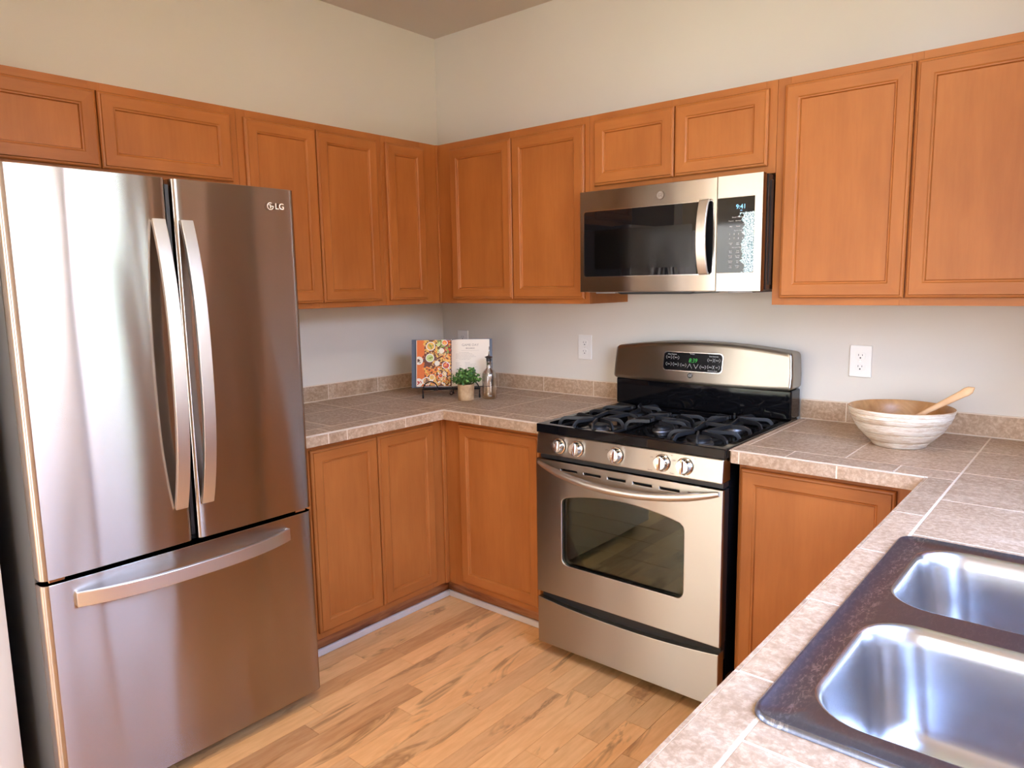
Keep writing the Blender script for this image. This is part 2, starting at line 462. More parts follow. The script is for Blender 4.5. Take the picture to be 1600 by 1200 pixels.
def wall_with_hole(name, axis, a0, a1, w0, w1, h0, h1, z0, z1):
    """axis 'x': wall is a slab between x=a0..a1 running along y from w0..w1"""
    bm = bmesh.new()
    plate_holes(bm, [(w0, -0.05), (w1, -0.05), (w1, H+0.1), (w0, H+0.1)], [[(h0, z0), (h1, z0), (h1, z1), (h0, z1)]], axis, a0, a1)
    return struct(obj(name, bm, wall_m))
wall_with_hole('wall_right', 'x', 3.25, 3.35, -6.1, 0.0, -2.45, -0.88, 1.06, 2.42)
bm = bmesh.new(); plate_holes(bm, [(-2.7, -0.05), (3.35, -0.05), (3.35, H+0.1), (-2.7, H+0.1)], [[(-1.0, 0.03), (0.90, 0.03), (0.90, 2.15), (-1.0, 2.15)], [(1.60, 0.45), (3.10, 0.45), (3.10, 2.05), (1.60, 2.05)]], 'y', -6.2, -6.1)
struct(obj('wall_front', bm, wall_m))
wall_with_hole('wall_far_left', 'x', -2.7, -2.6, -6.1, -2.32, -5.0, -3.4, 0.85, 2.15)

def window(name, axis, a0, a1, w0, w1, z0, z1, mull, rails, depth_in, mw=0.045):
    root = struct(link(name, None, None, ((a0+a1)/2, (w0+w1)/2, z0) if axis == 'x' else ((w0+w1)/2, (a0+a1)/2, z0)))
    bm = bmesh.new(); f = 0.045
    def bx(u0, u1, v0, v1, b=bm, t0=a0, t1=a1):
        if axis == 'x': box(b, t0, t1, u0, u1, v0, v1)
        else: box(b, u0, u1, t0, t1, v0, v1)
    bx(w0, w0+f, z0, z1); bx(w1-f, w1, z0, z1); bx(w0+f, w1-f, z0, z0+f); bx(w0+f, w1-f, z1-f, z1)
    for m in mull: bx(m-mw/2, m+mw/2, z0+f, z1-f)
    for r in rails: bx(w0+f, w1-f, r-0.015, r+0.015)
    obj('window_frame', bm, white_trim, root)
    b2 = bmesh.new(); c = (a0+a1)/2; bx(w0+f, w1-f, z0+f, z1-f, b2, c-0.003, c+0.003); obj('pane', b2, pane_m, root)
    b3 = bmesh.new()
    if depth_in: bx(w0-0.03, w1+0.03, z0-0.022, z0-0.001, b3, *depth_in); obj('window_sill', b3, white_trim, root, bevel=0.003)
    return root
window('window_1', 'x', 3.27, 3.33, -2.45, -0.88, 1.06, 2.42, [-1.43], [], (3.20, 3.249), 0.09)
window('window_2', 'y', -6.18, -6.12, -1.0, 0.90, 0.03, 2.15, [-0.05], [], None)
window('window_4_added', 'y', -6.18, -6.12, 1.60, 3.10, 0.45, 2.05, [2.35], [], None)  # opening added behind the camera to light the far corner
window('window_3_added', 'x', -2.68, -2.62, -5.0, -3.4, 0.85, 2.15, [-4.2], [], (-2.599, -2.55))  # unseen window added for dining-side daylight

# what is outside the windows: lawn, hedges and a neighbour's house in the sun
lawn_m = plain('lawn', (0.16, 0.25, 0.07), 0.9)
struct(obj('ground', B(-14, 20, -22, 8, -0.4, -0.3), lawn_m))
def hedge(cx, cy, lx, ly, h, col, label):
    x = N('hedge_leaves'); x.l(x.ramp(x.noise(x.coord(), 7, 4, 0.7), [(0.35, tuple(k*0.5 for k in col)), (0.65, col)]), x.p.inputs['Base Color']); x.set(Roughness=0.8)
    bm = bmesh.new(); bmesh.ops.create_icosphere(bm, subdivisions=4, radius=1.0)
    rnd = random.Random(5)
    for v in bm.verts:
        k = 1+0.10*math.sin(9*v.co.x+3*v.co.z)*math.cos(8*v.co.y+5*v.co.z)+rnd.uniform(-.03, .03)
        v.co = Vector((cx+v.co.x*lx*k, cy+v.co.y*ly*k, -0.3+max(v.co.z*k+0.55, 0)*h/1.55))
    return tag(obj('hedge', bm, x.m, smooth=True), label, 'hedge')
hedge(6.4, 1.6, 0.8, 1.5, 3.0, (0.50, 0.62, 0.22), 'light green hedge outside the window over the sink')
house_m = plain('peach_siding', (0.80, 0.60, 0.46), 0.8)
def house(x0, x1, y0, y1, h, label, m):
    t = thing('house', label, 'house', ((x0+x1)/2, (y0+y1)/2, -0.3))
    obj('wall', B(x0, x1, y0, y1, -0.3, h), m, t)
    bm = bmesh.new(); prism(bm, [(x0-.4, h), (x1+.4, h), ((x0+x1)/2, h+0.9)], 'y', y0-.3, y1+.3); obj('roof', bm, plain('roof_shingle', (0.16, 0.15, 0.15), 0.9), t)
    return t
struct(obj('roof_sky_blocker', B(-3.2, 4.2, -9.2, -6.21, 2.35, 2.45), white_trim))  # unseen roof added to keep sky light out of the rear openings
struct(obj('wall_sky_blocker', B(-6, 9, -9.6, -9.4, -0.3, 2.6), plain('sky_blocker_paint', (0.30, 0.27, 0.24), 0.9)))  # unseen wall added to block the low sky behind the room
house(9.5, 15, -7.0, 6.5, 2.5, 'peach house next door, seen only through the window over the sink', house_m)

# ------------------------------------------------------------------ cabinets
ZB, ZT = 1.373, 2.127
def to_room(side, u, w, z):
    # side 'L': left-wall run, u along +y, w out along +x ; side 'B': back-wall run, u along +x, w out along -y
    return (w, u, z) if side == 'L' else (u, -w, z)

def panel_loft(bm, side, u0, u1, z0, z1, rings, face):
    prev = None
    for ins, dep in rings:
        vs = [bm.verts.new(to_room(side, u, face+dep, z)) for u, z in ((u0+ins, z0+ins), (u1-ins, z0+ins), (u1-ins, z1-ins), (u0+ins, z1-ins))]
        if prev:
            for i in range(4):
                f = bm.faces.new((prev[i], prev[(i+1) % 4], vs[(i+1) % 4], vs[i]))
                f.material_index = 0 if i in (1, 3) else 1
        else:
            bm.faces.new(vs[::-1])
        prev = vs
    return prev

def door(parent, side, u0, u1, z0, z1, face, fw=0.055, tilt=0.0):
    wh = wood_y if side == 'L' else wood_x
    bm = bmesh.new()
    rings = [(0, 0.0005), (0, 0.011), (0.0035, 0.0145), (0.0085, 0.0155), (0.0105, 0.0195), (fw-0.010, 0.0195), (fw-0.0065, 0.0165), (fw-0.003, 0.0160), (fw, 0.0095)]
    prev = panel_loft(bm, side, u0, u1, z0, z1, rings, face)
    bmesh.ops.recalc_face_normals(bm, faces=bm.faces)
    if side == 'B': pass
    d = obj('door', bm, [wood_v, wh], parent)
    p = bmesh.new()
    vs = [p.verts.new(to_room(side, u, face+w, z)) for w in (0.004, 0.0097) for u, z in ((u0+fw-.001, z0+fw-.001), (u1-fw+.001, z0+fw-.001), (u1-fw+.001, z1-fw+.001), (u0+fw-.001, z1-fw+.001))]
    for f in ((3, 2, 1, 0), (4, 5, 6, 7), (0, 1, 5, 4), (1, 2, 6, 5), (2, 3, 7, 6), (3, 0, 4, 7)): p.faces.new([vs[i] for i in f])
    bmesh.ops.recalc_face_normals(p, faces=p.faces)
    obj('door_panel', p, wood_v, d)
    return d

def bxs(bm, side, u0, u1, w0, w1, z0, z1):
    a = to_room(side, u0, w0, z0); b = to_room(side, u1, w1, z1)
    box(bm, min(a[0], b[0]), max(a[0], b[0]), min(a[1], b[1]), max(a[1], b[1]), z0, z1)

def cabinet(name, label, cat, side, u0, u1, depth, z0, z1, doors, stiles, rails, ub0=None, ub1=None, group=None, w_in=0.002, base=False):
    """doors: (u0,u1,z0,z1); stiles: (u0,u1) of the face frame; rails: (z0,z1)"""
    bu0 = u0 if ub0 is None else ub0; bu1 = u1 if ub1 is None else ub1
    c = to_room(side, (bu0+bu1)/2, depth/2, z0 if not base else 0)
    t = thing(name, label, cat, c, group)
    bm = bmesh.new(); T = 0.016; d = depth-0.019
    bxs(bm, side, bu0, bu0+T, w_in, d, z0, z1); bxs(bm, side, bu1-T, bu1, w_in, d, z0, z1)
    bxs(bm, side, bu0+T, bu1-T, w_in, d, z0, z0+T); bxs(bm, side, bu0+T, bu1-T, w_in, d, z1-T, z1) if not base else None
    bxs(bm, side, bu0+T, bu1-T, w_in, w_in+0.006, z0+T, z1-T)
    obj('cabinet_body', bm, wood_v, t)
    wh = wood_y if side == 'L' else wood_x
    for s0, s1 in stiles:
        fr = bmesh.new(); bxs(fr, side, s0, s1, d, depth, z0, z1); obj('frame_stile', fr, wood_v, t, bevel=0.0008, seg=1)
    ss = sorted(stiles)
    for z_0, z_1 in rails:
        for i in range(len(ss)-1):
            rl = bmesh.new(); bxs(rl, side, ss[i][1], ss[i+1][0], d, depth-0.0002, z_0, z_1); obj('frame_rail', rl, wh, t)
    for q in doors: door(t, side, *q, depth)
    return t

UD = 0.305
cabinet('wall_cabinet', 'short two-door wood cabinet above the refrigerator', 'cabinet', 'L', -2.300, -1.347, UD, 1.822, ZT,
        [(-2.285, -1.836, 1.856, 2.100), (-1.832, -1.375, 1.856, 2.100)], [(-2.300, -2.262), (-1.853, -1.815), (-1.392, -1.347)], [(1.822, 1.866), (2.09, ZT)])
cabinet('wall_cabinet', 'tall two-door wood wall cabinet just right of the refrigerator, left of the narrow single-door one', 'cabinet', 'L', -1.346, -0.656, UD, ZB, ZT,
        [(-1.320, -1.0055, 1.396, 2.099), (-1.0015, -0.687, 1.396, 2.099)], [(-1.346, -1.305), (-1.02, -0.988), (-0.70, -0.656)], [(ZB, 1.41), (2.085, ZT)])
cabinet('wall_cabinet', 'narrow single-door wood wall cabinet ending in the room corner', 'cabinet', 'L', -0.655, -0.3055, UD, ZB, ZT,
        [(-0.636, -0.404, 1.396, 2.099)], [(-0.655, -0.622), (-0.418, -0.3055)], [(ZB, 1.41), (2.085, ZT)], ub1=-0.002)
cabinet('wall_cabinet', 'two-door wood wall cabinet between the room corner and the microwave', 'cabinet', 'B', 0.3057, 1.187, UD, ZB, ZT,
        [(0.399, 0.7785, 1.394, 2.096), (0.7825, 1.168, 1.394, 2.096)], [(0.3057, 0.412), (0.765, 0.797), (1.153, 1.187)], [(ZB, 1.41), (2.085, ZT)])
cabinet('wall_cabinet', 'short two-door wood cabinet directly above the microwave', 'cabinet', 'B', 1.188, 1.949, UD, 1.822, ZT,
        [(1.216, 1.570, 1.847, 2.101), (1.5745, 1.923, 1.847, 2.101)], [(1.188, 1.230), (1.557, 1.588), (1.909, 1.949)], [(1.822, 1.860), (2.085, ZT)])
cabinet('wall_cabinet', 'large two-door wood wall cabinet right of the microwave, cut by the frame edge', 'cabinet', 'B', 1.950, 2.788, UD, ZB, ZT,
        [(1.978, 2.3655, 1.397, 2.101), (2.3705, 2.760, 1.397, 2.101)], [(1.950, 1.992), (2.352, 2.384), (2.746, 2.788)], [(ZB, 1.41), (2.085, ZT)])
t = thing('wall_cabinet', 'unseen wood cabinet added beside the sink window to shade the right wall cabinets', 'cabinet', (3.10, -0.43, ZB))  # cabinet added out of view to block window light and brown the fridge reflection
obj('cabinet_body', B(2.9455, 3.248, -0.80, -0.003, ZB, ZT), wood_v, t)
d_ = bmesh.new(); plate_holes(d_, [(-0.79, ZB+.02), (-0.345, ZB+.02), (-0.345, ZT-.03), (-0.79, ZT-.03)], [[(-0.735, ZB+.075), (-0.40, ZB+.075), (-0.40, ZT-.085), (-0.735, ZT-.085)]], 'x', 2.9255, 2.945)
dd_ = obj('door', d_, wood_v, t, bevel=0.003); obj('door_panel', B(2.935, 2.944, -0.736, -0.399, ZB+.074, ZT-.084), wood_v, dd_)
# scribe strips where the two runs meet
tg = B(0.3053, 0.3135, -0.317, -0.3062, ZB, ZT)
tag(obj('corner_moulding', tg, wood_v, bevel=0.002), 'thin vertical wood strip in the corner where the wall cabinets meet', 'moulding')

CZ = 0.882       # cabinet top under the tiled counter
BD = 0.610
def base_cab(label, side, u0, u1, doors, stiles, ub0=None, ub1=None, toe=None, toe2=None, midrail=None):
    t = cabinet('base_cabinet', label, 'cabinet', side, u0, u1, BD, 0.110, CZ, doors, stiles, [(0.110, 0.150), (0.842, CZ)], ub0, ub1, base=True)
    k = bmesh.new(); a, b = toe; bxs(k, side, a, b, 0.520, 0.533, 0.0, 0.1095)
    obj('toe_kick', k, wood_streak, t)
    return t
base_cab('two-door wood base cabinet between the refrigerator and the inner counter corner', 'L', -1.43, -0.611,
         [(-1.317, -1.0025, 0.137, 0.857), (-0.9985, -0.690, 0.137, 0.857)], [(-1.43, -1.302), (-1.018, -0.983), (-0.705, -0.611)], ub1=-0.535, toe=(-1.43, -0.5335))
base_cab('single-door wood base cabinet between the inner counter corner and the range', 'B', 0.6105, 1.196,
         [(0.711, 1.158, 0.137, 0.858)], [(0.6105, 0.726), (1.145, 1.196)], toe=(0.534, 1.196))
base_cab('single-door wood base cabinet right of the range, below the bowl', 'B', 1.976, 2.5335,
         [(1.985, 2.441, 0.137, 0.858)], [(1.976, 1.998), (2.428, 2.5335)], toe=(1.976, 2.60))
tag(obj('corner_moulding', B(0.6103, 0.6215, -0.633, -0.6115, 0.110, CZ), wood_v, bevel=0.003),
    'vertical wood strip in the inner corner where the base cabinets meet', 'moulding')
tg = B(0.5335, 0.548, -1.43, -0.5345, 0.0, 0.029); struct(obj('trim_1', tg, base_trim, bevel=0.005, seg=3))
tg = B(0.549, 1.196, -0.548, -0.534, 0.0, 0.029); struct(obj('trim_2', tg, base_trim, bevel=0.005, seg=3))

# sink run under the window (its doors face the fridge, hidden below the counter edge)
def sink_base():
    t = thing('base_cabinet', 'wood base cabinet run under the sink, right of the range corner', 'cabinet', (2.9, -1.65, 0))
    bm = bmesh.new()
    box(bm, 2.553, 3.24, -2.66, -2.644, 0.11, CZ); box(bm, 2.553, 3.24, -0.662, -0.646, 0.11, CZ)
    box(bm, 2.553, 3.24, -2.644, -0.662, 0.11, 0.126); box(bm, 3.234, 3.24, -2.644, -0.662, 0.126, CZ)
    obj('cabinet_body', bm, wood_v, t)
    us = [-2.66, -2.03, -1.40, -0.646]
    for u in us: obj('frame_stile', B(2.534, 2.5525, max(u-0.025, -2.66), min(u+0.025, -0.646), 0.11, CZ), wood_v, t)
    for a, b in zip(us[:-1], us[1:]):
        obj('frame_rail', B(2.5342, 2.5525, a+0.025, b-0.025, 0.11, 0.15), wood_y, t); obj('frame_rail', B(2.5342, 2.5525, a+0.025, b-0.025, 0.842, CZ), wood_y, t)
    for a, b in ((-2.64, -2.045), (-2.015, -1.715), (-1.711, -1.415), (-1.385, -0.72)):
        d = bmesh.new(); fw = 0.055
        plate_holes(d, [(a, .137), (b, .137), (b, .858), (a, .858)], [[(a+fw, .137+fw), (b-fw, .137+fw), (b-fw, .858-fw), (a+fw, .858-fw)]], 'x', 2.514, 2.5335)
        dd = obj('door', d, wood_v, t, bevel=0.003)
        obj('door_panel', B(2.524, 2.530, a+fw, b-fw, .137+fw, .858-fw), wood_v, dd)
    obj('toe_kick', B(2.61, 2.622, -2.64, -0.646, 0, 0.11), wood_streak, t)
sink_base()

# ------------------------------------------------------------------ tiled worktops
ZC = 0.926; G = 0.0021; TT = 0.009
HOLE = (2.600, 3.112, -2.002, -1.236)
def tiles(bm, rects, z=ZC, hole=None, g=G):
    for x0, x1, y0, y1 in rects:
        parts = [(x0, x1, y0, y1)]
        if hole and x0 < hole[1] and x1 > hole[0] and y0 < hole[3] and y1 > hole[2]:
            parts = []
            if y1 > hole[3]: parts.append((x0, x1, max(y0, hole[3]), y1))
            if y0 < hole[2]: parts.append((x0, x1, y0, min(y1, hole[2])))
            yy0, yy1 = max(y0, hole[2]), min(y1, hole[3])
            if x0 < hole[0]: parts.append((x0, hole[0], yy0, yy1))
            if x1 > hole[1]: parts.append((hole[1], x1, yy0, yy1))
        for a, b, c, d in parts:
            if b-a < 0.006 or d-c < 0.006: continue
            vs = box(bm, a+g, b-g, c+g, d-g, z-TT, z)
            # soften the top arris
            for v, sx, sy in zip(vs[4:], (1, -1, -1, 1), (1, 1, -1, -1)):
                pass
def cuts(a, b, lines):
    ls = [a]+[l for l in sorted(lines) if a+0.004 < l < b-0.004]+[b]
    return list(zip(ls[:-1], ls[1:]))
def field(x0, x1, y0, y1, xl, yl):
    return [(a, b, c, d) for a, b in cuts(x0, x1, xl) for c, d in cuts(y0, y1, yl)]

def slab(bm, rects, top, bot):
    for x0, x1, y0, y1 in rects: box(bm, x0, x1, y0, y1, bot, top)

# L-shaped counter between fridge and range
t1 = thing('tiled_countertop', 'tiled corner countertop between the refrigerator and the range', 'countertop', (0.4, -0.4, 0.883))
bm = bmesh.new(); slab(bm, [(0.001, 0.664, -1.440, -0.664), (0.001, 1.2025, -0.664, -0.001)], ZC-0.0001, 0.8832)
box(bm, 0.6641, 0.6712, -1.438, -0.6712, 0.8835, 0.9220); box(bm, 0.6641, 1.2025, -0.6712, -0.6641, 0.8835, 0.9220)
obj('grout_bed', bm, grout_m, t1)
bm = bmesh.new()
tiles(bm, field(0.012, 0.573, -1.439, -0.012, [0.263], [-1.184, -0.880, -0.573, -0.265]), g=0.0032)
tiles(bm, field(0.573, 1.203, -0.573, -0.012, [0.85, 1.155], [-0.172]), g=0.0032)
tiles(bm, field(0.573, 0.666, -1.439, -0.573, [], [-1.25, -1.01, -0.735]), g=0.003)
tiles(bm, [(0.666, 0.70, -0.666, -0.573), (0.70, 0.985, -0.666, -0.573), (0.985, 1.203, -0.666, -0.573)], g=0.003)
obj('top_tiles', bm, tile_m, t1, bevel=0.0012, seg=2)
bm = bmesh.new()
for a, b in cuts(-1.439, -0.667, [-1.267, -1.182, -0.888]): box(bm, 0.6645, 0.672, a+G, b-G, 0.883, 0.9215)
for a, b in cuts(0.667, 1.203, [0.887, 1.188]): box(bm, a+G, b-G, -0.672, -0.6645, 0.883, 0.9215)
obj('edge_tiles', bm, tile_m, t1, bevel=0.001)
bm = bmesh.new(); box(bm, 0.6675, 0.6732, -1.439, -0.6732, 0.9225, 0.9255); box(bm, 0.6675, 1.2, -0.6732, -0.6675, 0.9225, 0.9255)
obj('edge_highlight_line', bm, edge_highlight, t1, bevel=0.0012)


# counter right of the range, turning along the sink wall
t2 = thing('tiled_countertop', 'tiled L-shaped countertop right of the range that holds the sink', 'countertop', (2.9, -1.2, 0.883))
bm = bmesh.new()
slab(bm, [(1.972, 3.248, -0.664, -0.001), (2.526, 3.248, -1.236, -0.664), (2.526, 2.600, -2.002, -1.236), (3.112, 3.248, -2.002, -1.236), (2.526, 3.248, -2.660, -2.002)], ZC-0.0007, 0.8832)
box(bm, 1.973, 2.5188, -0.6712, -0.6641, 0.8835, 0.9220); box(bm, 2.5188, 2.5259, -2.655, -0.6641, 0.8835, 0.9240)
obj('grout_bed', bm, grout_m, t2)
bm = bmesh.new()
tiles(bm, [(1.972, 1.990, -0.573, -0.012)])
tiles(bm, field(1.990, 2.588, -0.573, -0.012, [2.288], [-0.278]))
tiles(bm, field(1.972, 2.588, -0.666, -0.573, [2.140, 2.440], []))
tiles(bm, field(2.5885, 3.239, -2.659, -0.012, [2.90, 3.21], [-0.255, -0.568, -0.876, -1.181, -2.070, -2.38]), hole=HOLE)
tiles(bm, field(2.524, 2.5875, -2.659, -0.666, [], [-1.038, -1.333, -1.63, -1.925, -2.22, -2.51]))
obj('top_tiles', bm, tile_m, t2, bevel=0.0012, seg=2)
bm = bmesh.new()
for a, b in cuts(1.972, 2.523, [1.998, 2.292]): box(bm, a+G, b-G, -0.672, -0.6645, 0.883, 0.9215)
for a, b in cuts(-2.659, -0.673, [-1.038, -1.333, -1.63, -1.925, -2.22, -2.51]): box(bm, 2.518, 2.5245, a+G, b-G, 0.883, 0.9245)
for a, b in cuts(-0.664, -0.012, [-0.573]): box(bm, 1.9645, 1.9715, a+G, b-G, 0.883, 0.9255)
obj('edge_tiles', bm, tile_m, t2, bevel=0.001)
bm = bmesh.new(); box(bm, 1.966, 2.5172, -0.6732, -0.6675, 0.9225, 0.9255); 
obj('edge_highlight_line', bm, edge_highlight, t2, bevel=0.0012)

def splash(label, axis, a0, a1, joints, z1=1.003):
    t = thing('tile_backsplash', label, 'backsplash', (0.006, (a0+a1)/2, ZC) if axis == 'y' else ((a0+a1)/2, -0.006, ZC))
    b1 = bmesh.new(); b2 = bmesh.new()
    for a, b in cuts(a0, a1, joints):
        if axis == 'y': box(b1, 0.0035, 0.0105, a+0.002, b-0.002, ZC+0.004, z1-0.003)
        else: box(b1, a+0.002, b-0.002, -0.0105, -0.0035, ZC+0.004, z1-0.003)
    if axis == 'y': box(b2, 0.0008, 0.009, a0, a1, ZC+0.001, z1)
    else: box(b2, a0, a1, -0.009, -0.0008, ZC+0.001, z1)
    obj('tile_row', b1, tile_m, t, bevel=0.001); obj('grout_strip', b2, grout_m, t)
splash('low row of brown tiles along the left wall between refrigerator and corner', 'y', -1.439, -0.011, [-1.09, -0.787, -0.485, -0.19])
splash('low row of brown tiles along the back wall between corner and range', 'x', 0.0115, 1.203, [0.11, 0.410, 0.712, 1.008])
splash('low row of brown tiles along the back wall behind the wooden bowl', 'x', 1.965, 3.239, [2.132, 2.432, 2.733, 3.03])

# ------------------------------------------------------------------ double-bowl sink
def sink():
    t = thing('double_sink', 'stainless steel double-bowl drop-in sink in the tiled counter', 'sink', (2.856, -1.62, ZC))
    X0, X1, Y0, Y1 = 2.576, 3.136, -2.024, -1.216
    bowls = [(2.622, 3.04, -1.578, -1.254), (2.622, 3.04, -1.975, -1.642)]
    bm = bmesh.new(); zt = ZC+0.0045
    hole = [rrect(*b, 0.075, 8) for b in bowls]
    outer = rrect(X0+0.010, X1-0.010, Y0+0.010, Y1-0.010, 0.022, 6)
    edges = []; loops = []
    for lp in [outer]+hole:
        vs = [bm.verts.new((p[0], p[1], zt)) for p in lp]; loops.append(vs)
        edges += [bm.edges.new((vs[i], vs[(i+1) % len(vs)])) for i in range(len(vs))]
    bmesh.ops.triangle_fill(bm, edges=edges, use_beauty=True)
    prev = loops[0]
    for ins, z in ((0.007, zt+0.003), (0.004, zt+0.0036), (0.001, zt+0.001), (0.0, ZC+0.0003)):
        vs = [bm.verts.new((p[0], p[1], z)) for p in rrect(X0+ins, X1-ins, Y0+ins, Y1-ins, 0.032-ins, 6)]
        n = len(vs)
        for i in range(n): bm.faces.new((prev[i], prev[(i+1) % n], vs[(i+1) % n], vs[i]))
        prev = vs
    bmesh.ops.recalc_face_normals(bm, faces=bm.faces)
    obj('rim', bm, st_rim, t, smooth=True, auto=50)
    for (a, b, c, d), lp in zip(bowls, hole):
        bm = bmesh.new(); prev = None
        prof = [(0.0, zt), (0.002, zt-0.0005), (0.006, zt-0.004), (0.009, zt-0.010), (0.013, zt-0.03), (0.022, zt-0.09), (0.030, zt-0.135), (0.036, zt-0.152), (0.046, zt-0.166), (0.060, zt-0.174), (0.080, zt-0.177), (0.12, zt-0.179)]
        for ins, z in prof:
            r = max(0.075-ins*0.25, 0.03)
            vs = [bm.verts.new((p[0], p[1], z)) for p in rrect(a+ins, b-ins, c+ins, d-ins, min(r, (d-c)/2-ins-0.001), 8)]
            n = len(vs)
            if prev:
                for i in range(n): bm.faces.new((prev[i], prev[(i+1) % n], vs[(i+1) % n], vs[i]))
            prev = vs
        bm.faces.new(prev)
        bmesh.ops.recalc_face_normals(bm, faces=bm.faces)
        for f in bm.faces: f.normal_flip()
        bw = obj('bowl', bm, st_sink, t, smooth=True, auto=60)
        bm = bmesh.new(); lathe(bm, [(0.0, 0.0012), (0.03, 0.0014), (0.042, 0.003), (0.045, 0.001)], ((a+b)/2, (c+d)/2, zt-0.179), 32)
        obj('drain', bm, chrome, bw, smooth=True)
sink()

# ------------------------------------------------------------------ refrigerator
def fridge():
    t = thing('refrigerator', 'tall stainless steel french-door refrigerator with bottom freezer drawer at the left', 'refrigerator', (0.42, -1.855, 0))
    y0, y1 = -2.266, -1.444
    bm = bmesh.new(); box(bm, 0.04, 0.735, y0+0.006, y1-0.006, 0.03, 1.752)
    for yy in (y0+0.05, y1-0.09):
        for xx in (0.1, 0.66): box(bm, xx, xx+0.04, yy, yy+0.04, 0.0, 0.03)
    obj('cabinet', bm, grey_side, t, bevel=0.004)
    bm = bmesh.new(); box(bm, 0.7355, 0.752, y0+0.012, y1-0.012, 0.05, 1.750); obj('gasket', bm, navy_gasket, t)
    def face(a, b, bulge, rl, rr):
        """door outline seen from above, back to front, with rounded side edges"""
        xb, xf = 0.7525, 0.806; pts = [(xb, a), (xb, b)]; n = 8
        for i in range(n+1):
            an = PI/2*i/n; pts.append((xf-rr+rr*math.sin(an), b-rr+rr*math.cos(an)))
        m = 24
        for i in range(1, m):
            y = (b-rr)+(a+rl-b+rr)*i/m; s = 1-(2*i/m-1)**2; pts.append((xf+bulge*s, y))
        for i in range(n+1):
            an = PI/2*(1-i/n); pts.append((xf-rl+rl*math.sin(an), a+rl-rl*math.cos(an)))
        return pts
    def bar(name, parent, pts, sec, up):
        b = bmesh.new(); sweep(b, pts, sec, up); return obj(name, b, st_handle, parent, smooth=True, bevel=0.003, seg=3, auto=35)
    def bow(s): return 0.052*(1-abs(2*s-1)**2.6)
    for nm, a, b, hy, rl, rr in (('door', y0, -1.862, -1.893, 0.020, 0.014), ('door', -1.845, y1, -1.813, 0.014, 0.020)):
        bm = bmesh.new(); prism(bm, face(a, b, 0.003, rl, rr), 'z', 0.713, 1.773)
        d = obj(nm, bm, st_fridge, t, smooth=True, bevel=0.0015, seg=2, auto=30)
        pts = [(0.812+bow(i/28), hy, 0.823+(1.655-0.823)*i/28) for i in range(29)]
        pts = [(0.806, hy, 0.830)]+pts[0:]+[(0.806, hy, 1.650)]
        bar('handle', d, pts, rsec(0.037, 0.013), Vector((1, 0, 0)))
        if hy > -1.85:
            bm = bmesh.new(); O = (0.8145, -1.540, 1.716); ux = (0, 1, 0); uy = (0, 0, 1)
            ring(bm, O, ux, uy, 0.0095, 0.0115, a0=math.radians(-300), a1=math.radians(0), n=28)
            seg(bm, O, ux, uy, (0.002, 0.0), (0.0112, 0.0), 0.002); seg(bm, O, ux, uy, (0.0, 0.006), (0.0, -0.0055), 0.0022)
            seg(bm, O, ux, uy, (0.0, -0.005), (0.0035, -0.005), 0.002); disc(bm, (0.8145, -1.5445, 1.720), ux, uy, 0.0014)
            text(bm, 'LG', 0.027, (0.8145, -1.507, 1.716), ux, uy, bold=0.0002)
            obj('logo', bm, plain('logo_silver', (0.85, 0.78, 0.70), 0.4), d)
            bm = bmesh.new(); box(bm, 0.758, 0.800, -1.8625, -1.852, 0.73, 1.755); obj('gap_seal', bm, blk_plastic, d)
    bm = bmesh.new(); prism(bm, face(y0, y1, 0.004, 0.020, 0.020), 'z', 0.045, 0.700)
    d = obj('freezer_drawer', bm, st_fridge, t, smooth=True, bevel=0.0015, seg=2, auto=30)
    ya, yb = -2.188, -1.548
    pts = [(0.808, ya+0.004, 0.645)]+[(0.818+bow(i/28), ya+(yb-ya)*i/28, 0.645) for i in range(29)]+[(0.808, yb-0.004, 0.645)]
    bar('handle', d, pts, rsec(0.012, 0.040), Vector((0, 0, 1)))
    for yy in (y0+0.004, y1-0.054):
        bm = bmesh.new(); box(bm, 0.70, 0.79, yy, yy+0.05, 1.7535, 1.771); obj('hinge_cover', bm, grey_side, t, bevel=0.004)
    for yy in (y0+0.02, y1-0.06):
        bm = bmesh.new(); box(bm, 0.755, 0.795, yy, yy+0.04, 0.7015, 0.7115); obj('hinge', bm, chrome, t, bevel=0.002)
    obj('toe_grille', B(0.70, 0.735, y0+0.02, y1-0.02, 0.008, 0.044), blk_plastic, t)
fridge()

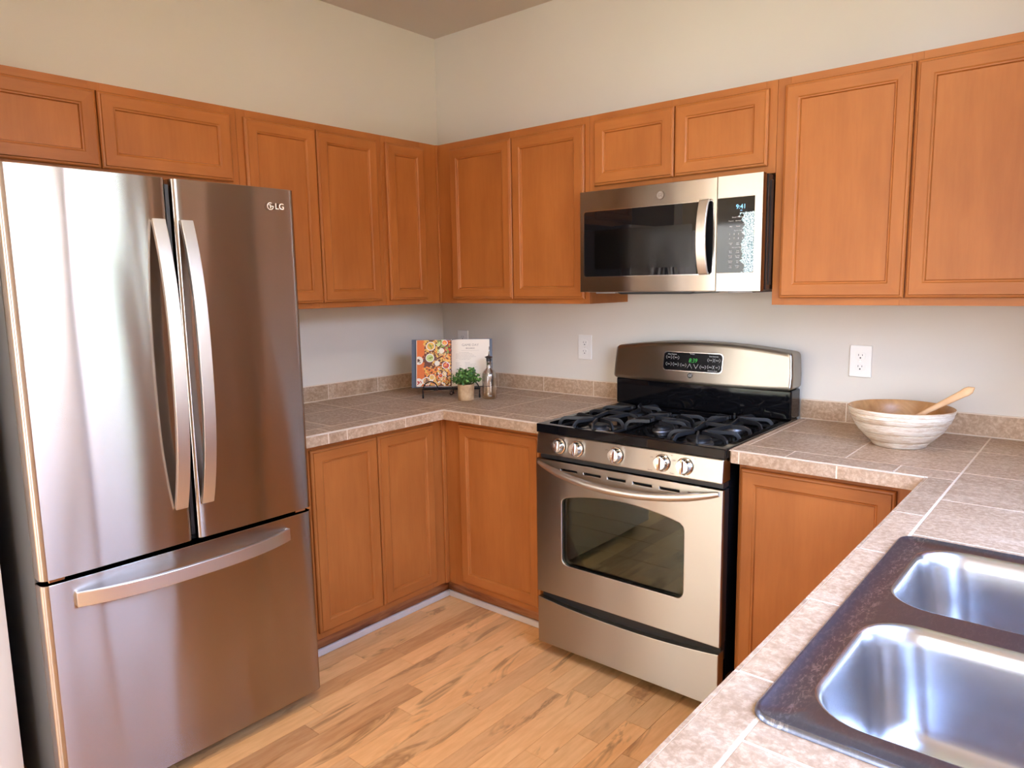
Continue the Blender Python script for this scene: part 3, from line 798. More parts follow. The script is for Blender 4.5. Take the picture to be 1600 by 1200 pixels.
# ------------------------------------------------------------------ gas range
def gas_range():
    t = thing('gas_range', 'stainless steel gas range with black cooktop between the two counters', 'range', (1.587, -0.36, 0))
    X0, X1 = 1.2085, 1.9605; FY = -0.690
    bm = bmesh.new(); box(bm, X0+0.004, X1-0.003, -0.640, -0.03, 0.035, 0.895)
    for xx in (X0+0.04, X1-0.08):
        for yy in (-0.60, -0.10): box(bm, xx, xx+0.035, yy, yy+0.035, 0.0, 0.035)
    obj('body', bm, blk_enamel, t)
    # cooktop: rim with a sunken pan
    bm = bmesh.new()
    plate_holes(bm, [(X0-.004, -0.697), (X1+0.003, -0.697), (X1+0.003, -0.03), (X0-.004, -0.03)], [rrect(X0+0.024, X1-0.024, -0.668, -0.120, 0.03, 5)], 'z', 0.897, 0.9305)
    box(bm, X0+0.005, X1-0.005, -0.690, -0.04, 0.8955, 0.9015)
    obj('cooktop', bm, blk_enamel, t, bevel=0.005, seg=3)
    # control panel
    bm = bmesh.new(); prism(bm, [(-0.640, 0.817), (-0.705, 0.817), (-0.697, 0.8955), (-0.640, 0.8955)], 'x', X0, X1-0.001)
    cp = obj('control_panel', bm, st_range, t, bevel=0.004, seg=3)
    obj('panel_gap', B(X0+0.006, X1-0.006, -0.684, -0.641, 0.797, 0.8165), blk_plastic, t)
    nrm = Vector((0, -0.9949, 0.101)).normalized(); uz = Vector((0, 0.101, 0.9949)).normalized(); ux = Vector((1, 0, 0))
    for i, kx in enumerate((1.316, 1.396, 1.564, 1.745, 1.828)):
        O = Vector((kx, -0.7014, 0.856))
        bm = bmesh.new(); M = Matrix(((ux.x, uz.x, nrm.x), (ux.y, uz.y, nrm.y), (ux.z, uz.z, nrm.z)))
        lathe(bm, [(0.0, 0.0), (0.029, 0.0), (0.029, 0.004), (0.026, 0.006), (0.0235, 0.020), (0.021, 0.024), (0.0, 0.0245)], (0, 0, 0), 36, mifn=lambda k: 1 if k < 2 else 0)
        sweep(bm, [(0, -0.0215, 0.026), (0, -0.01, 0.030), (0, 0.01, 0.031), (0, 0.024, 0.027)], [(-0.0055, -0.005), (0.0055, -0.005), (0.0035, 0.003), (-0.0035, 0.003)])
        for v in bm.verts: v.co = O+M @ v.co
        bmesh.ops.recalc_face_normals(bm, faces=bm.faces)
        obj('knob', bm, [chrome, blk_plastic], t, smooth=True, auto=35)
        P = O+nrm*0.0009; pr = bmesh.new()
        for k in range(9):
            a = math.radians(-60+38*k)
            seg(pr, P, ux, uz, (0.033*math.cos(a), 0.033*math.sin(a)), (0.0355*math.cos(a), 0.0355*math.sin(a)), 0.0009)
        text(pr, 'OFF', 0.006, P+uz*0.0385, ux, uz); text(pr, 'LITE', 0.006, P+uz*0.014-ux*0.040, ux, uz)
        if i in (1, 2, 3, 4): text(pr, 'HI', 0.006, P+uz*0.030+ux*0.034, ux, uz)
        if i in (3, 4): text(pr, 'Simmer' if i == 3 else 'Power', 0.006, P-uz*0.030-ux*0.044, ux, uz)
        obj('knob_markings', pr, dark_print, cp)
    # oven door with arched window
    zt, zb = 0.796, 0.262; wx0, wx1, wz0, wz1 = 1.325, 1.828, 0.395, 0.655
    hole = []
    for i in range(7):
        a = math.radians(180+90*i/6); hole.append((wx0+0.028+0.028*math.cos(a), wz0+0.028+0.028*math.sin(a)))
    for i in range(7):
        a = math.radians(270+90*i/6); hole.append((wx1-0.028+0.028*math.cos(a), wz0+0.028+0.028*math.sin(a)))
    hole.append((wx1, wz1-0.020)); hole.append((wx1-0.004, wz1-0.006)); hole.append((wx1-0.016, wz1+0.004))
    for i in range(1, 16):
        s = i/16; hole.append((wx1-0.016-(wx1-wx0-0.032)*s, wz1+0.004+0.030*(1-(2*s-1)**2)))
    hole += [(wx0+0.016, wz1+0.004), (wx0+0.004, wz1-0.006), (wx0, wz1-0.020)]
    def vent(a, b): return [(a, 0.7640), (b, 0.7640), (b, 0.7715), (a, 0.7715)]
    bm = bmesh.new()
    plate_holes(bm, [(X0-0.004, zb), (X1+0.001, zb), (X1+0.001, zt), (X0-0.004, zt)], [hole]+[vent(1.322+k*0.1035, 1.395+k*0.1035) for k in range(6)], 'y', -0.702, -0.686)
    d = obj('oven_door', bm, st_range, t, bevel=0.003, seg=3)
    bm = bmesh.new(); box(bm, X0, X1-0.003, -0.6855, -0.645, zb+0.004, zb+0.10); box(bm, X0, X1-0.003, -0.6855, -0.645, 0.70, zt-0.004)
    box(bm, X0, wx0-0.03, -0.6855, -0.645, zb+0.10, 0.70); box(bm, wx1+0.03, X1-0.003, -0.6855, -0.645, zb+0.10, 0.70)
    obj('door_core', bm, blk_plastic, d)
    bm = bmesh.new(); box(bm, wx0-0.02, wx1+0.02, -0.6845, -0.680, wz0-0.02, 0.695); obj('window_glass', bm, oven_glass, d)
    bm = bmesh.new(); box(bm, wx0-0.028, wx1+0.028, -0.6425, -0.6415, wz0-0.03, 0.70)
    obj('oven_interior', bm, plain('oven_dark', (0.05, 0.055, 0.05), 0.5), d)
    bm = bmesh.new()
    for zz in (0.47, 0.545, 0.60):
        sweep(bm, [(wx0-0.02, -0.655, zz), (wx1+0.02, -0.655, zz)], circ(0.0013, 6))
    obj('rack', bm, chrome, d)
    pts = []
    for i in range(33):
        s = i/32; pts.append((X0+0.012+(X1-X0-0.024)*s, -0.706-0.042*(1-abs(2*s-1)**2.6), 0.783-0.044*(1-(2*s-1)**2)))
    sc = [0.55]+[min(1, 0.65+0.35*min(i, 32-i)/4) for i in range(1, 32)]+[0.55]
    bm = bmesh.new(); sweep(bm, pts, [(0.011*math.cos(2*PI*k/14), 0.0145*math.sin(2*PI*k/14)) for k in range(14)], scale=sc)
    obj('handle', bm, steel('satin_range_handle', (0.60, 0.57, 0.54), 0.34, 0.0), d, smooth=True, auto=50)
    # dent in the door front, small paint mark
    # drawer with a dipped top edge
    top = [(X0-0.002+(X1-X0)*i/24, 0.238-0.020*(1-abs(2*i/24-1)**2.2)) for i in range(25)]
    bm = bmesh.new(); prism(bm, [(X1-0.002, 0.050), (X0-0.002, 0.050)]+top, 'y', -0.702, -0.660)
    obj('drawer', bm, st_range, t, bevel=0.0025, seg=2)
    obj('drawer_gap', B(X0+0.004, X1-0.006, -0.676, -0.641, 0.20, 0.2615), blk_plastic, t)
    # backguard: black riser and arched steel console
    bm = bmesh.new(); box(bm, 1.196, 1.9635, -0.108, -0.013, 0.931, 1.044); obj('riser', bm, blk_enamel, t, bevel=0.006, seg=3)
    bx0, bx1 = 1.189, 1.9705; n = 28; top = []
    for i in range(n+1):
        s = i/n; x = bx1-0.006-(bx1-bx0-0.012)*s; top.append((x, 1.186+0.028*(1-(2*s-1)**2)))
    bot = [(bx0-0.002+(bx1-bx0)*i/n, 1.046-0.008*(1-(2*i/n-1)**2)) for i in range(n+1)]
    bm = bmesh.new(); prism(bm, bot+[(bx1, 1.10)]+top+[(bx0, 1.10)], 'y', -0.128, -0.0135)
    # lean the console back slightly
    for v in bm.verts: v.co.y += (v.co.z-1.04)*0.10 if v.co.y < -0.1 else 0
    cg = obj('backguard', bm, st_range, t, smooth=True, bevel=0.016, seg=5, auto=40)
    # console display
    nb = Vector((0, -0.995, 0.0995)).normalized(); ub = Vector((0, 0.0995, 0.995)).normalized()
    def onface(x, z): return Vector((x, -0.128+(z-1.04)*0.10, z))
    bm = bmesh.new(); C0 = onface(1.563, 1.132)
    def dp(off, grow, m):
        pts = []
        for i in range(17): s = i/16; pts.append((0.128-0.256*s, 0.037+0.005*(1-(2*s-1)**2)))
        pts = rrect(-0.128-grow, 0.128+grow, -0.036-grow, 0.036+grow, 0.014, 5)
        f = [bm.verts.new(C0+ux*(p[0]+p[1]*0.04)+ub*(p[1]+0.005*(1-(p[0]/0.13)**2)*(1 if p[1] > 0 else -1))+nb*off) for p in pts]
        g = [bm.verts.new(v.co-nb*0.004) for v in f]
        bm.faces.new(f).material_index = m
        for i in range(len(f)):
            bm.faces.new((f[i], g[i], g[(i+1) % len(f)], f[(i+1) % len(f)])).material_index = m
    dp(0.0012, 0.003, 0); dp(0.0022, 0.0, 1)
    obj('display_panel', bm, [chrome, plain('console_black', (0.004, 0.004, 0.005), 0.12, IOR=1.25)], cg)
    pr = bmesh.new(); P = C0+nb*0.0030
    def tx(s, x, y, sz, mi=0, **k): text(pr, s, sz, P+ux*x+ub*y, ux, ub, mi, **k)
    tx('8:39', 0.003, 0.006, 0.024, 1, shear=0.2, xs=0.9)
    tx('Oven Controls', -0.090, 0.029, 0.0065); tx('Surface', 0.0, 0.033, 0.0065); tx('Time Controls', 0.092, 0.027, 0.0065); tx('Electronic Clock', 0.090, -0.031, 0.0060)
    for x, y, s in ((-0.104, 0.016, 'Bake'), (-0.072, 0.016, 'Broil'), (-0.104, -0.012, 'Start'), (-0.072, -0.012, 'Clear'), (-0.038, -0.014, 'Light'),
                    (0.048, -0.018, 'Timer'), (0.080, 0.012, 'Cook'), (0.108, 0.012, 'Clock'), (0.080, -0.016, 'Delay'), (0.107, -0.016, 'Self')):
        tx(s, x, y, 0.0062)
        for sg in (1, -1):
            ring(pr, P+ux*x+ub*y, ux, ub, 0.0125, 0.0133, a0=(0 if sg > 0 else PI)-0.9, a1=(0 if sg > 0 else PI)+0.9, n=6, ry=0.75)
    for x, sg in ((-0.010, 1), (0.018, -1)):
        seg(pr, P, ux, ub, (x-0.010, -0.016-0.009*sg), (x, -0.016+0.009*sg), 0.0009); seg(pr, P, ux, ub, (x, -0.016+0.009*sg), (x+0.010, -0.016-0.009*sg), 0.0009)
    obj('display_lettering', pr, [white_print, green_led], cg)
    em = bmesh.new(); P = onface(1.556, 1.077)+nb*0.0012
    disc(em, P, ux, ub, 0.0115, 0, 24); text(em, 'GE', 0.013, P+nb*0.0004, ux, ub, 1, shear=0.3)
    obj('emblem', em, [dark_print, white_print], cg)
    # burners
    for bx, by, r, rx in ((1.385, -0.545, 0.036, 1), (1.800, -0.545, 0.042, 1), (1.385, -0.245, 0.034, 1), (1.800, -0.245, 0.034, 1), (1.592, -0.395, 0.032, 1)):
        bm = bmesh.new()
        lathe(bm, [(r*1.25, 0.0), (r*1.2, 0.006), (r*0.96, 0.007), (r*0.96, 0.014), (r*1.02, 0.0145), (r*1.02, 0.020), (r*0.95, 0.0225), (0, 0.0232)], (0, 0, 0), 36, mifn=lambda k: 1 if k < 3 else 0)
        oval = 1.0 if bx != 1.592 else 1.9
        for v in bm.verts: v.co = Vector((bx+v.co.x, by+v.co.y*oval, 0.9020+v.co.z))
        obj('burner', bm, [iron, plain('burner_aluminium', (0.16, 0.16, 0.17), 0.45, 1.0)], t, smooth=True, auto=35)
    # cast iron grates: low frame, fingers that rise from it and point at the burners
    sec = rsec(0.0085, 0.0085)
    def grate(x0, x1, y0, y1, centres, side_open):
        bm = bmesh.new(); zl, zh = 0.9085, 0.946
        fr = rrect(x0, x1, y0, y1, 0.035, 6)
        sweep(bm, [(p[0], p[1], zl) for p in fr], sec, closed=True)
        def finger(p, q, h=zh):
            p = Vector((p[0], p[1], zl)); q = Vector((q[0], q[1], h)); d = (q-p); d.z = 0; L = d.length; d.normalize()
            k = min(0.030, L*0.5)
            pts = [p]
            for i in range(1, 8):
                a = PI/2*i/7; pts.append(p+d*(k*(1-math.cos(a)))*1.0+Vector((0, 0, (h-zl)*math.sin(a))))
            pts.append(Vector((q.x, q.y, h+0.001)))
            sweep(bm, pts, [(-0.0045, -0.009), (0.0045, -0.009), (0.0035, 0.004), (-0.0035, 0.004)])
        for cx, cy, R0 in centres:
            for k in range(8):
                a = math.radians(22.5+45*k); dx, dy = math.cos(a), math.sin(a)
                # ray to the frame
                tt = []
                if dx > 1e-3: tt.append((x1-cx)/dx)
                if dx < -1e-3: tt.append((x0-cx)/dx)
                if dy > 1e-3: tt.append((y1-cy)/dy)
                if dy < -1e-3: tt.append((y0-cy)/dy)
                T = min(tt); px, py = cx+dx*T, cy+dy*T
                if T > 0.19: continue
                finger((px, py), (cx+dx*R0, cy+dy*R0))
        if len(centres) > 1:
            ym = (y0+y1)/2
            sweep(bm, [(x0, ym, zl), (x0+0.008, ym, zh-0.008), (x0+0.03, ym, zh), (x1-0.03, ym, zh), (x1-0.008, ym, zh-0.008), (x1, ym, zl)], [(-0.0045, -0.009), (0.0045, -0.009), (0.0035, 0.004), (-0.0035, 0.004)])
            for cx, cy, R0 in centres:
                s = 1 if cy > ym else -1
                for xx in (-0.03, 0.03):
                    sweep(bm, [(cx+xx*1.6, ym, zh), (cx+xx*0.8, cy-s*R0*1.1, zh+0.001)], [(-0.0045, -0.009), (0.0045, -0.009), (0.0035, 0.004), (-0.0035, 0.004)])
        for px in (x0+0.02, x1-0.02):
            for py in (y0+0.02, y1-0.02): box(bm, px-0.005, px+0.005, py-0.005, py+0.005, 0.9017, zl)
        bmesh.ops.recalc_face_normals(bm, faces=bm.faces)
        obj('grate', bm, iron, t, bevel=0.0012, seg=2)
    grate(1.243, 1.478, -0.652, -0.140, [(1.385, -0.545, 0.020), (1.385, -0.245, 0.020)], 0)
    grate(1.484, 1.698, -0.652, -0.140, [(1.592, -0.47, 0.022), (1.592, -0.32, 0.022)], 0)
    grate(1.704, 1.930, -0.652, -0.140, [(1.800, -0.545, 0.020), (1.800, -0.245, 0.020)], 0)
gas_range()

# ------------------------------------------------------------------ over-the-range microwave
def make_keypad():
    x = N('keypad_film'); x.set(Base_Color=(0.008, 0.008, 0.009), Roughness=0.05)
    v = x.coord(rand=False); sx = x.n('SeparateXYZ'); x.l(v, sx.inputs[0])
    big = x.noise(v, 22, 4, 0.6); mid = x.noise(v, 70, 3, 0.6)
    # local x from -0.38..0.38 on the microwave: ragged left border of the worn film near x 0.30
    a = x.math('ADD', sx.outputs['X'], x.math('MULTIPLY', x.math('SUBTRACT', big, 0.5), 0.085))
    a = x.math('ADD', a, x.math('MULTIPLY', x.math('SUBTRACT', mid, 0.5), 0.02))
    m = x.math('GREATER_THAN', a, 0.302)
    top = x.math('LESS_THAN', x.math('ADD', sx.outputs['Z'], x.math('MULTIPLY', mid, 0.01)), 0.272)
    m = x.math('MULTIPLY', m, top)
    vo = x.n('TexVoronoi'); vo.inputs['Scale'].default_value = 260; x.l(v, vo.inputs['Vector'])
    cr = x.ramp(vo.outputs['Distance'], [(0.15, (0.78, 0.90, 0.92)), (0.5, (0.55, 0.72, 0.76)), (0.62, (0.12, 0.22, 0.25))])  # pale crackle colours paint the light that the peeling film reflects
    x.l(x.mix(m, (0.008, 0.008, 0.009), cr), x.p.inputs['Base Color'])
    x.l(x.math('ADD', x.math('MULTIPLY', m, 0.35), 0.05), x.p.inputs['Roughness'])
    return x.m
def microwave():
    t = thing('microwave', 'stainless steel over-the-range microwave with black glass door', 'microwave', (1.57, -0.20, 1.423))
    X0, X1, Z0, Z1, FY = 1.2035, 1.9445, 1.423, 1.8165, -0.398
    bm = bmesh.new(); box(bm, X0+0.002, X1+0.001, -0.352, -0.003, Z0+0.004, Z1); box(bm, X0+0.005, X1-0.004, -0.368, -0.352, Z0+0.006, Z1-0.003)
    obj('body', bm, plain('brown_black_casing', (0.022, 0.013, 0.010), 0.2), t, bevel=0.002)
    sx = 1.784
    bm = bmesh.new()
    hole = rrect(1.223, 1.770, 1.484, 1.738, 0.010, 4)
    plate_holes(bm, [(X0, Z0), (sx-0.0008, Z0), (sx-0.0008, Z1), (X0, Z1)], [hole], 'y', FY, -0.369)
    d = obj('door', bm, st_micro, t, bevel=0.002, seg=2)
    bm = bmesh.new(); prism(bm, rrect(1.2235, 1.7695, 1.4845, 1.7375, 0.010, 4), 'y', FY+0.001, -0.372); g = obj('door_glass', bm, blk_glass, d)
    bm = bmesh.new(); prism(bm, rrect(1.272, 1.690, 1.512, 1.664, 0.006, 3), 'y', FY+0.0006, FY+0.0009); obj('viewing_screen', bm, plain('screen_mesh', (0.002, 0.002, 0.002), 0.12), g)
    bm = bmesh.new(); ring(bm, (0, 0, 0), (1, 0, 0), (0, 0, 1), 0.0, 0.001) ; bm.clear()
    o1 = rrect(1.2215, 1.7715, 1.4825, 1.7395, 0.011, 4); i1 = rrect(1.2232, 1.7698, 1.4842, 1.7378, 0.010, 4)
    plate_holes(bm, o1, [i1], 'y', FY-0.0008, FY+0.002); obj('glass_trim', bm, chrome, d)
    # handle: flat bowed bar
    pts = [(1.741, FY-0.004, 1.486)]+[(1.741, FY-0.014-0.024*(1-abs(2*i/20-1)**2.2), 1.488+0.250*i/20) for i in range(21)]+[(1.741, FY-0.004, 1.740)]
    bm = bmesh.new(); sweep(bm, pts, rsec(0.036, 0.010), Vector((0, 1, 0))); obj('handle', bm, st_handle, d, smooth=True, bevel=0.002, auto=35)
    ux = Vector((1, 0, 0)); uz = Vector((0, 0, 1))
    em = bmesh.new(); P = Vector((1.561, FY-0.0012, 1.775))
    disc(em, P, ux, uz, 0.0150, 0, 32); ring(em, P+Vector((0, -.0003, 0)), ux, uz, 0.0135, 0.0160, 1)
    text(em, 'GE', 0.017, P+Vector((0, -.0006, 0)), ux, uz, 1, shear=0.35)
    for k in range(4):
        a = PI/4+PI/2*k; ring(em, P+ux*0.009*math.cos(a)+uz*0.009*math.sin(a)+Vector((0, -.0006, 0)), ux, uz, 0.0018, 0.0026, 1, 10, a-1.6, a+1.6)
    obj('emblem', em, [plain('emblem_grey', (0.32, 0.27, 0.24), 0.35, 0.6), plain('emblem_dark', (0.16, 0.11, 0.08), 0.4, 0.5)], d)
    # control side
    bm = bmesh.new(); plate_holes(bm, [(sx+0.0008, Z0), (X1, Z0), (X1, Z1), (sx+0.0008, Z1)], [rrect(sx+0.0012, 1.9175, 1.4865, 1.7425, 0.0005, 1)], 'y', FY, -0.369)
    cpn = obj('control_surround', bm, st_micro, t, bevel=0.002, seg=2)
    bm = bmesh.new()
    pts = [(sx+0.0015, 1.487)]+[(1.917-0.008+0.008*math.sin(a), 1.487+0.008-0.008*math.cos(a)) for a in (0, .5, 1.0, 1.57)]+[(1.917-0.008+0.008*math.cos(a), 1.742-0.008+0.008*math.sin(a)) for a in (0, .5, 1.0, 1.57)]+[(sx+0.0015, 1.742)]
    prism(bm, pts, 'y', FY-0.0004, -0.372); kp = obj('keypad', bm, make_keypad(), t)
    dm = bmesh.new(); quad(dm, (0, FY-0.0009, 0), ux, uz, 1.826, 1.896, 1.692, 1.722, 0); obj('display', dm, plain('display_black', (0.001, 0.001, 0.002), 0.1), kp)
    pr = bmesh.new()
    def tx(s, x, z, sz, mi=0): text(pr, s, sz, (x, FY-0.0014, z), ux, uz, mi)
    tx('9:41', 1.870, 1.709, 0.021, 1); tx('AM', 1.871, 1.6965, 0.005, 1)
    tx('Sensor Microwave', 1.862, 1.675, 0.0062)
    rows = [(1.663, ('Popcorn', 'Beverage')), (1.644, ('Melt', 'Reheat', 'Veg')), (1.630, ('Express Cook',)), (1.618, tuple('12345')), (1.603, tuple('67890')),
            (1.588, ('Cancel', 'Start', 'Add')), (1.583, ('Off', 'Pause', '30 Sec')), (1.572, ('Microwave Features',)), (1.561, ('Cook', 'Time', 'Auto')), (1.5555, ('Time', 'Cook', 'Defrost')),
            (1.544, ('Power', 'Kitchen')), (1.5385, ('Level', 'Timer')), (1.527, ('Settings', 'Vent')), (1.5215, ('Clock', 'Fan')), (1.510, ('Turn', 'Surface')), (1.5045, ('Table', 'Light'))]
    for z, ws in rows:
        n = len(ws)
        for i, w in enumerate(ws):
            if n == 1: xx = 1.862
            elif n == 5: xx = 1.832+0.0155*i
            else: xx = 1.836+0.0255*i
            tx(w, xx, z, 0.0085 if n == 5 else 0.0052)
    obj('keypad_lettering', pr, [white_print, blue_led], kp)
    # underside: lamp housing and grease filter
    bm = bmesh.new(); prism(bm, [(1.33, 1.4265), (1.36, 1.413), (1.66, 1.413), (1.70, 1.4265)], 'y', -0.345, -0.10); obj('light_housing', bm, blk_plastic, t, bevel=0.002)
    bm = bmesh.new(); box(bm, 1.22, 1.92, -0.362, -0.02, 1.4215, 1.4262); obj('underside_plate', bm, plain('grey_underside', (0.42, 0.42, 0.43), 0.4), t)
    for xx in (1.235, 1.80):
        bm = bmesh.new(); box(bm, xx, xx+0.09, -0.33, -0.12, 1.416, 1.4214); obj('grease_filter', bm, plain('filter_mesh', (0.35, 0.35, 0.36), 0.5, 0.7), t, bevel=0.001)
    bm = bmesh.new()
    for k in range(3): box(bm, X1+0.0012, X1+0.004, -0.335+k*0.10, -0.315+k*0.10, Z0+0.02, Z1-0.02)
    obj('side_ribs', bm, blk_plastic, t)
microwave()

# ------------------------------------------------------------------ wall outlets
def outlet(x, z, label, loc_y=-0.0005):
    t = thing('wall_outlet', label, 'outlet', (x, loc_y, z))
    ux = Vector((1, 0, 0)); uz = Vector((0, 0, 1))
    bm = bmesh.new(); prism(bm, rrect(x-0.038, x+0.038, z-0.058, z+0.058, 0.003, 3), 'y', -0.0065, loc_y); obj('cover_plate', bm, white_plastic, t, bevel=0.0025, seg=3)
    for dz in (0.0205, -0.0205):
        bm = bmesh.new(); pts = [(x+0.0165*max(-1, min(1, 1.15*math.cos(2*PI*i/32))), z+dz+0.0145*math.sin(2*PI*i/32)) for i in range(32)]
        prism(bm, pts, 'y', -0.0085, -0.0062); r = obj('receptacle', bm, white_plastic, t, bevel=0.0006)
        bm = bmesh.new()
        for xx, hh in ((-0.0065, 0.0045), (0.0065, 0.0038)): box(bm, x+xx-0.0009, x+xx+0.0009, -0.0090, -0.0086, z+dz+0.002-hh+0.002, z+dz+0.002+hh)
        disc(bm, (x, -0.0089, z+dz-0.0075), ux, uz, 0.0027, 0, 14)
        obj('slots', bm, slot_dark, r)
    bm = bmesh.new(); disc(bm, (x, -0.0070, z), ux, uz, 0.0022, 0, 12); obj('screw', bm, chrome, t)
    return t
outlet(0.957, 1.159, 'white wall outlet between the cookbook and the range')
outlet(2.172, 1.159, 'white wall outlet above the wooden bowl')
outlet(0.157, 1.159, 'white wall outlet half hidden behind the open cookbook')

# ------------------------------------------------------------------ open cookbook on an iron easel
WD = Vector((math.cos(math.radians(40)), math.sin(math.radians(40)), 0)); ND = Vector((WD.y, -WD.x, 0))
BO = Vector((0.447, -0.391, 0.975)); tl = math.radians(14)
UPB = (Vector((0, 0, 1))*math.cos(tl)-ND*math.sin(tl)).normalized(); NB = (ND*math.cos(tl)+Vector((0, 0, 1))*math.sin(tl)).normalized()
def bk(u, v, w): return BO+WD*u+UPB*v+NB*w
def cookbook():
    t = thing('open_cookbook', 'open cookbook with a food photo on its left page, on the black easel', 'book', tuple(BO))
    page = plain('page_paper', (0.80, 0.73, 0.64), 0.6); slate = plain('slate_cover', (0.10, 0.125, 0.175), 0.6)
    def cover_pat():
        x = N('patterned_cover'); v = x.coord(rand=False)
        x.l(x.ramp(x.noise(v, 120, 2, 0.5), [(0.45, (0.03, 0.03, 0.04)), (0.5, (0.7, 0.65, 0.6)), (0.56, (0.35, 0.12, 0.08))], 'CONSTANT'), x.p.inputs['Base Color']); return x.m
    bm = bmesh.new()
    for a, b in ((-0.193, -0.004), (0.004, 0.197)):
        vs = [bm.verts.new(bk(u, v, w)) for w in (-0.0035, 0.0) for u, v in ((a, -0.002), (b, -0.002), (b, 0.233), (a, 0.233))]
        for f in ((3, 2, 1, 0), (0, 1, 5, 4), (1, 2, 6, 5), (2, 3, 7, 6), (3, 0, 4, 7)): bm.faces.new([vs[i] for i in f]).material_index = 1
        bm.faces.new([vs[i] for i in (4, 5, 6, 7)]).material_index = 0
    vs = [bm.verts.new(bk(u, v, w)) for w in (-0.0035, 0.0) for u, v in ((-0.004, -0.002), (0.004, -0.002), (0.004, 0.233), (-0.004, 0.233))]
    for f in ((3, 2, 1, 0), (0, 1, 5, 4), (1, 2, 6, 5), (2, 3, 7, 6), (3, 0, 4, 7), (4, 5, 6, 7)): bm.faces.new([vs[i] for i in f]).material_index = 1
    obj('cover', bm, [slate, cover_pat()], t)
    # page blocks: curved out of the gutter
    def surf(s):        # height of the paper above the cover, s from gutter 0 to fore edge 1
        return 0.0015+0.018*math.sin(min(1, s/0.22)*PI/2)*(1-0.35*s)
    def block(sign, wid, off=0.0):
        bm = bmesh.new(); n = 18; rows = []
        for i in range(n+1):
            s = i/n; u = sign*(0.001+s*wid); rows.append([bm.verts.new(bk(u, v, w)) for v, w in ((0.002, 0.0006), (0.228, 0.0006), (0.228, surf(s)), (0.002, surf(s)))])
        for i in range(n):
            a, b = rows[i], rows[i+1]
            for j in range(4): bm.faces.new((a[j], a[(j+1) % 4], b[(j+1) % 4], b[j]))
        bm.faces.new(rows[0]); bm.faces.new(rows[-1][::-1]); bmesh.ops.recalc_face_normals(bm, faces=bm.faces)
        return obj('pages', bm, page, t, smooth=True, auto=40)
    L = block(-1, 0.168); Rr = block(1, 0.183)
    # printed photo on the left page
    cols = {'orange': (0.78, 0.19, 0.045), 'brown': (0.16, 0.05, 0.025), 'yellow': (0.85, 0.52, 0.12), 'tan': (0.70, 0.42, 0.18), 'cream': (0.86, 0.78, 0.66), 'green': (0.28, 0.36, 0.08),
            'red': (0.55, 0.06, 0.03), 'purple': (0.16, 0.07, 0.07), 'white': (0.85, 0.84, 0.80), 'lime': (0.62, 0.70, 0.28), 'carrot': (0.85, 0.26, 0.05)}
    names = list(cols); ms = [plain('print_'+k, c, 0.5) for k, c in cols.items()]; ix = {k: i for i, k in enumerate(names)}
    bm = bmesh.new(); lev = [0.0003]
    def P(u, v, lift): return bk(-0.001-u, v, surf(u/0.168)+lift)          # u measured from the gutter
    def strip(u0, u1, v0, v1, mi, lift, n=10):
        a = [(bm.verts.new(P(u0+(u1-u0)*i/n, v0, lift)), bm.verts.new(P(u0+(u1-u0)*i/n, v1, lift))) for i in range(n+1)]
        for i in range(n): bm.faces.new((a[i][0], a[i+1][0], a[i+1][1], a[i][1])).material_index = mi
    def blob(u, v, r, mi, lift, k=10, sq=1.0, rot=0.0):
        vs = []
        for i in range(k):
            a = 2*PI*i/k; du, dv = r*math.cos(a), r*sq*math.sin(a)
            uu = min(max(u+du*math.cos(rot)-dv*math.sin(rot), 0.002), 0.164); vv = min(max(v+du*math.sin(rot)+dv*math.cos(rot), 0.003), 0.227)
            vs.append(bm.verts.new(P(uu, vv, lift)))
        bm.faces.new(vs).material_index = mi
    strip(0.0, 0.128, 0.003, 0.227, ix['brown'], 0.0004, 14); strip(0.128, 0.165, 0.003, 0.227, ix['orange'], 0.0004, 5)
    rnd = random.Random(11)
    def zone(u, v):
        if v > 0.16:
            if u < 0.038: return rnd.choice(('red', 'red', 'carrot', 'green'))
            if u < 0.068: return rnd.choice(('lime', 'lime', 'cream', 'green'))
            return rnd.choice(('yellow', 'carrot', 'tan', 'brown', 'yellow'))
        if v > 0.095:
            if u < 0.055: return rnd.choice(('yellow', 'tan', 'carrot', 'yellow'))
            if u > 0.10: return rnd.choice(('purple', 'purple', 'brown'))
            return rnd.choice(('tan', 'yellow', 'purple'))
        if u > 0.06 and v > 0.045: return rnd.choice(('carrot', 'orange', 'carrot', 'yellow'))
        return rnd.choice(('yellow', 'tan', 'yellow', 'cream', 'carrot'))
    for i in range(520):
        u, v = rnd.uniform(0.004, 0.135), rnd.uniform(0.005, 0.225)
        if u > 0.126 and rnd.random() < 0.6: continue
        blob(u, v, rnd.uniform(0.0035, 0.0075), ix[zone(u, v)], 0.0006+0.0000012*i, 7, rnd.uniform(0.45, 1), rnd.uniform(0, 3))
    def dish(u, v, r, inner, sp):
        blob(u, v, r, ix['white'], 0.0016, 24); blob(u, v, r*0.82, ix[inner], 0.0018, 20)
        for k in range(9):
            a = rnd.uniform(0, 6.28); q = rnd.uniform(0, r*0.6); blob(u+q*math.cos(a), v+q*math.sin(a), r*0.16, ix[sp], 0.0020, 7)
    dish(0.098, 0.197, 0.022, 'yellow', 'green'); dish(0.102, 0.140, 0.021, 'lime', 'green'); dish(0.025, 0.103, 0.018, 'red', 'carrot'); dish(0.050, 0.053, 0.011, 'red', 'carrot')
    dish(0.045, 0.174, 0.0125, 'cream', 'white'); dish(0.067, 0.113, 0.0125, 'cream', 'white'); dish(0.155, 0.128, 0.020, 'cream', 'brown'); dish(0.156, 0.022, 0.020, 'cream', 'red')
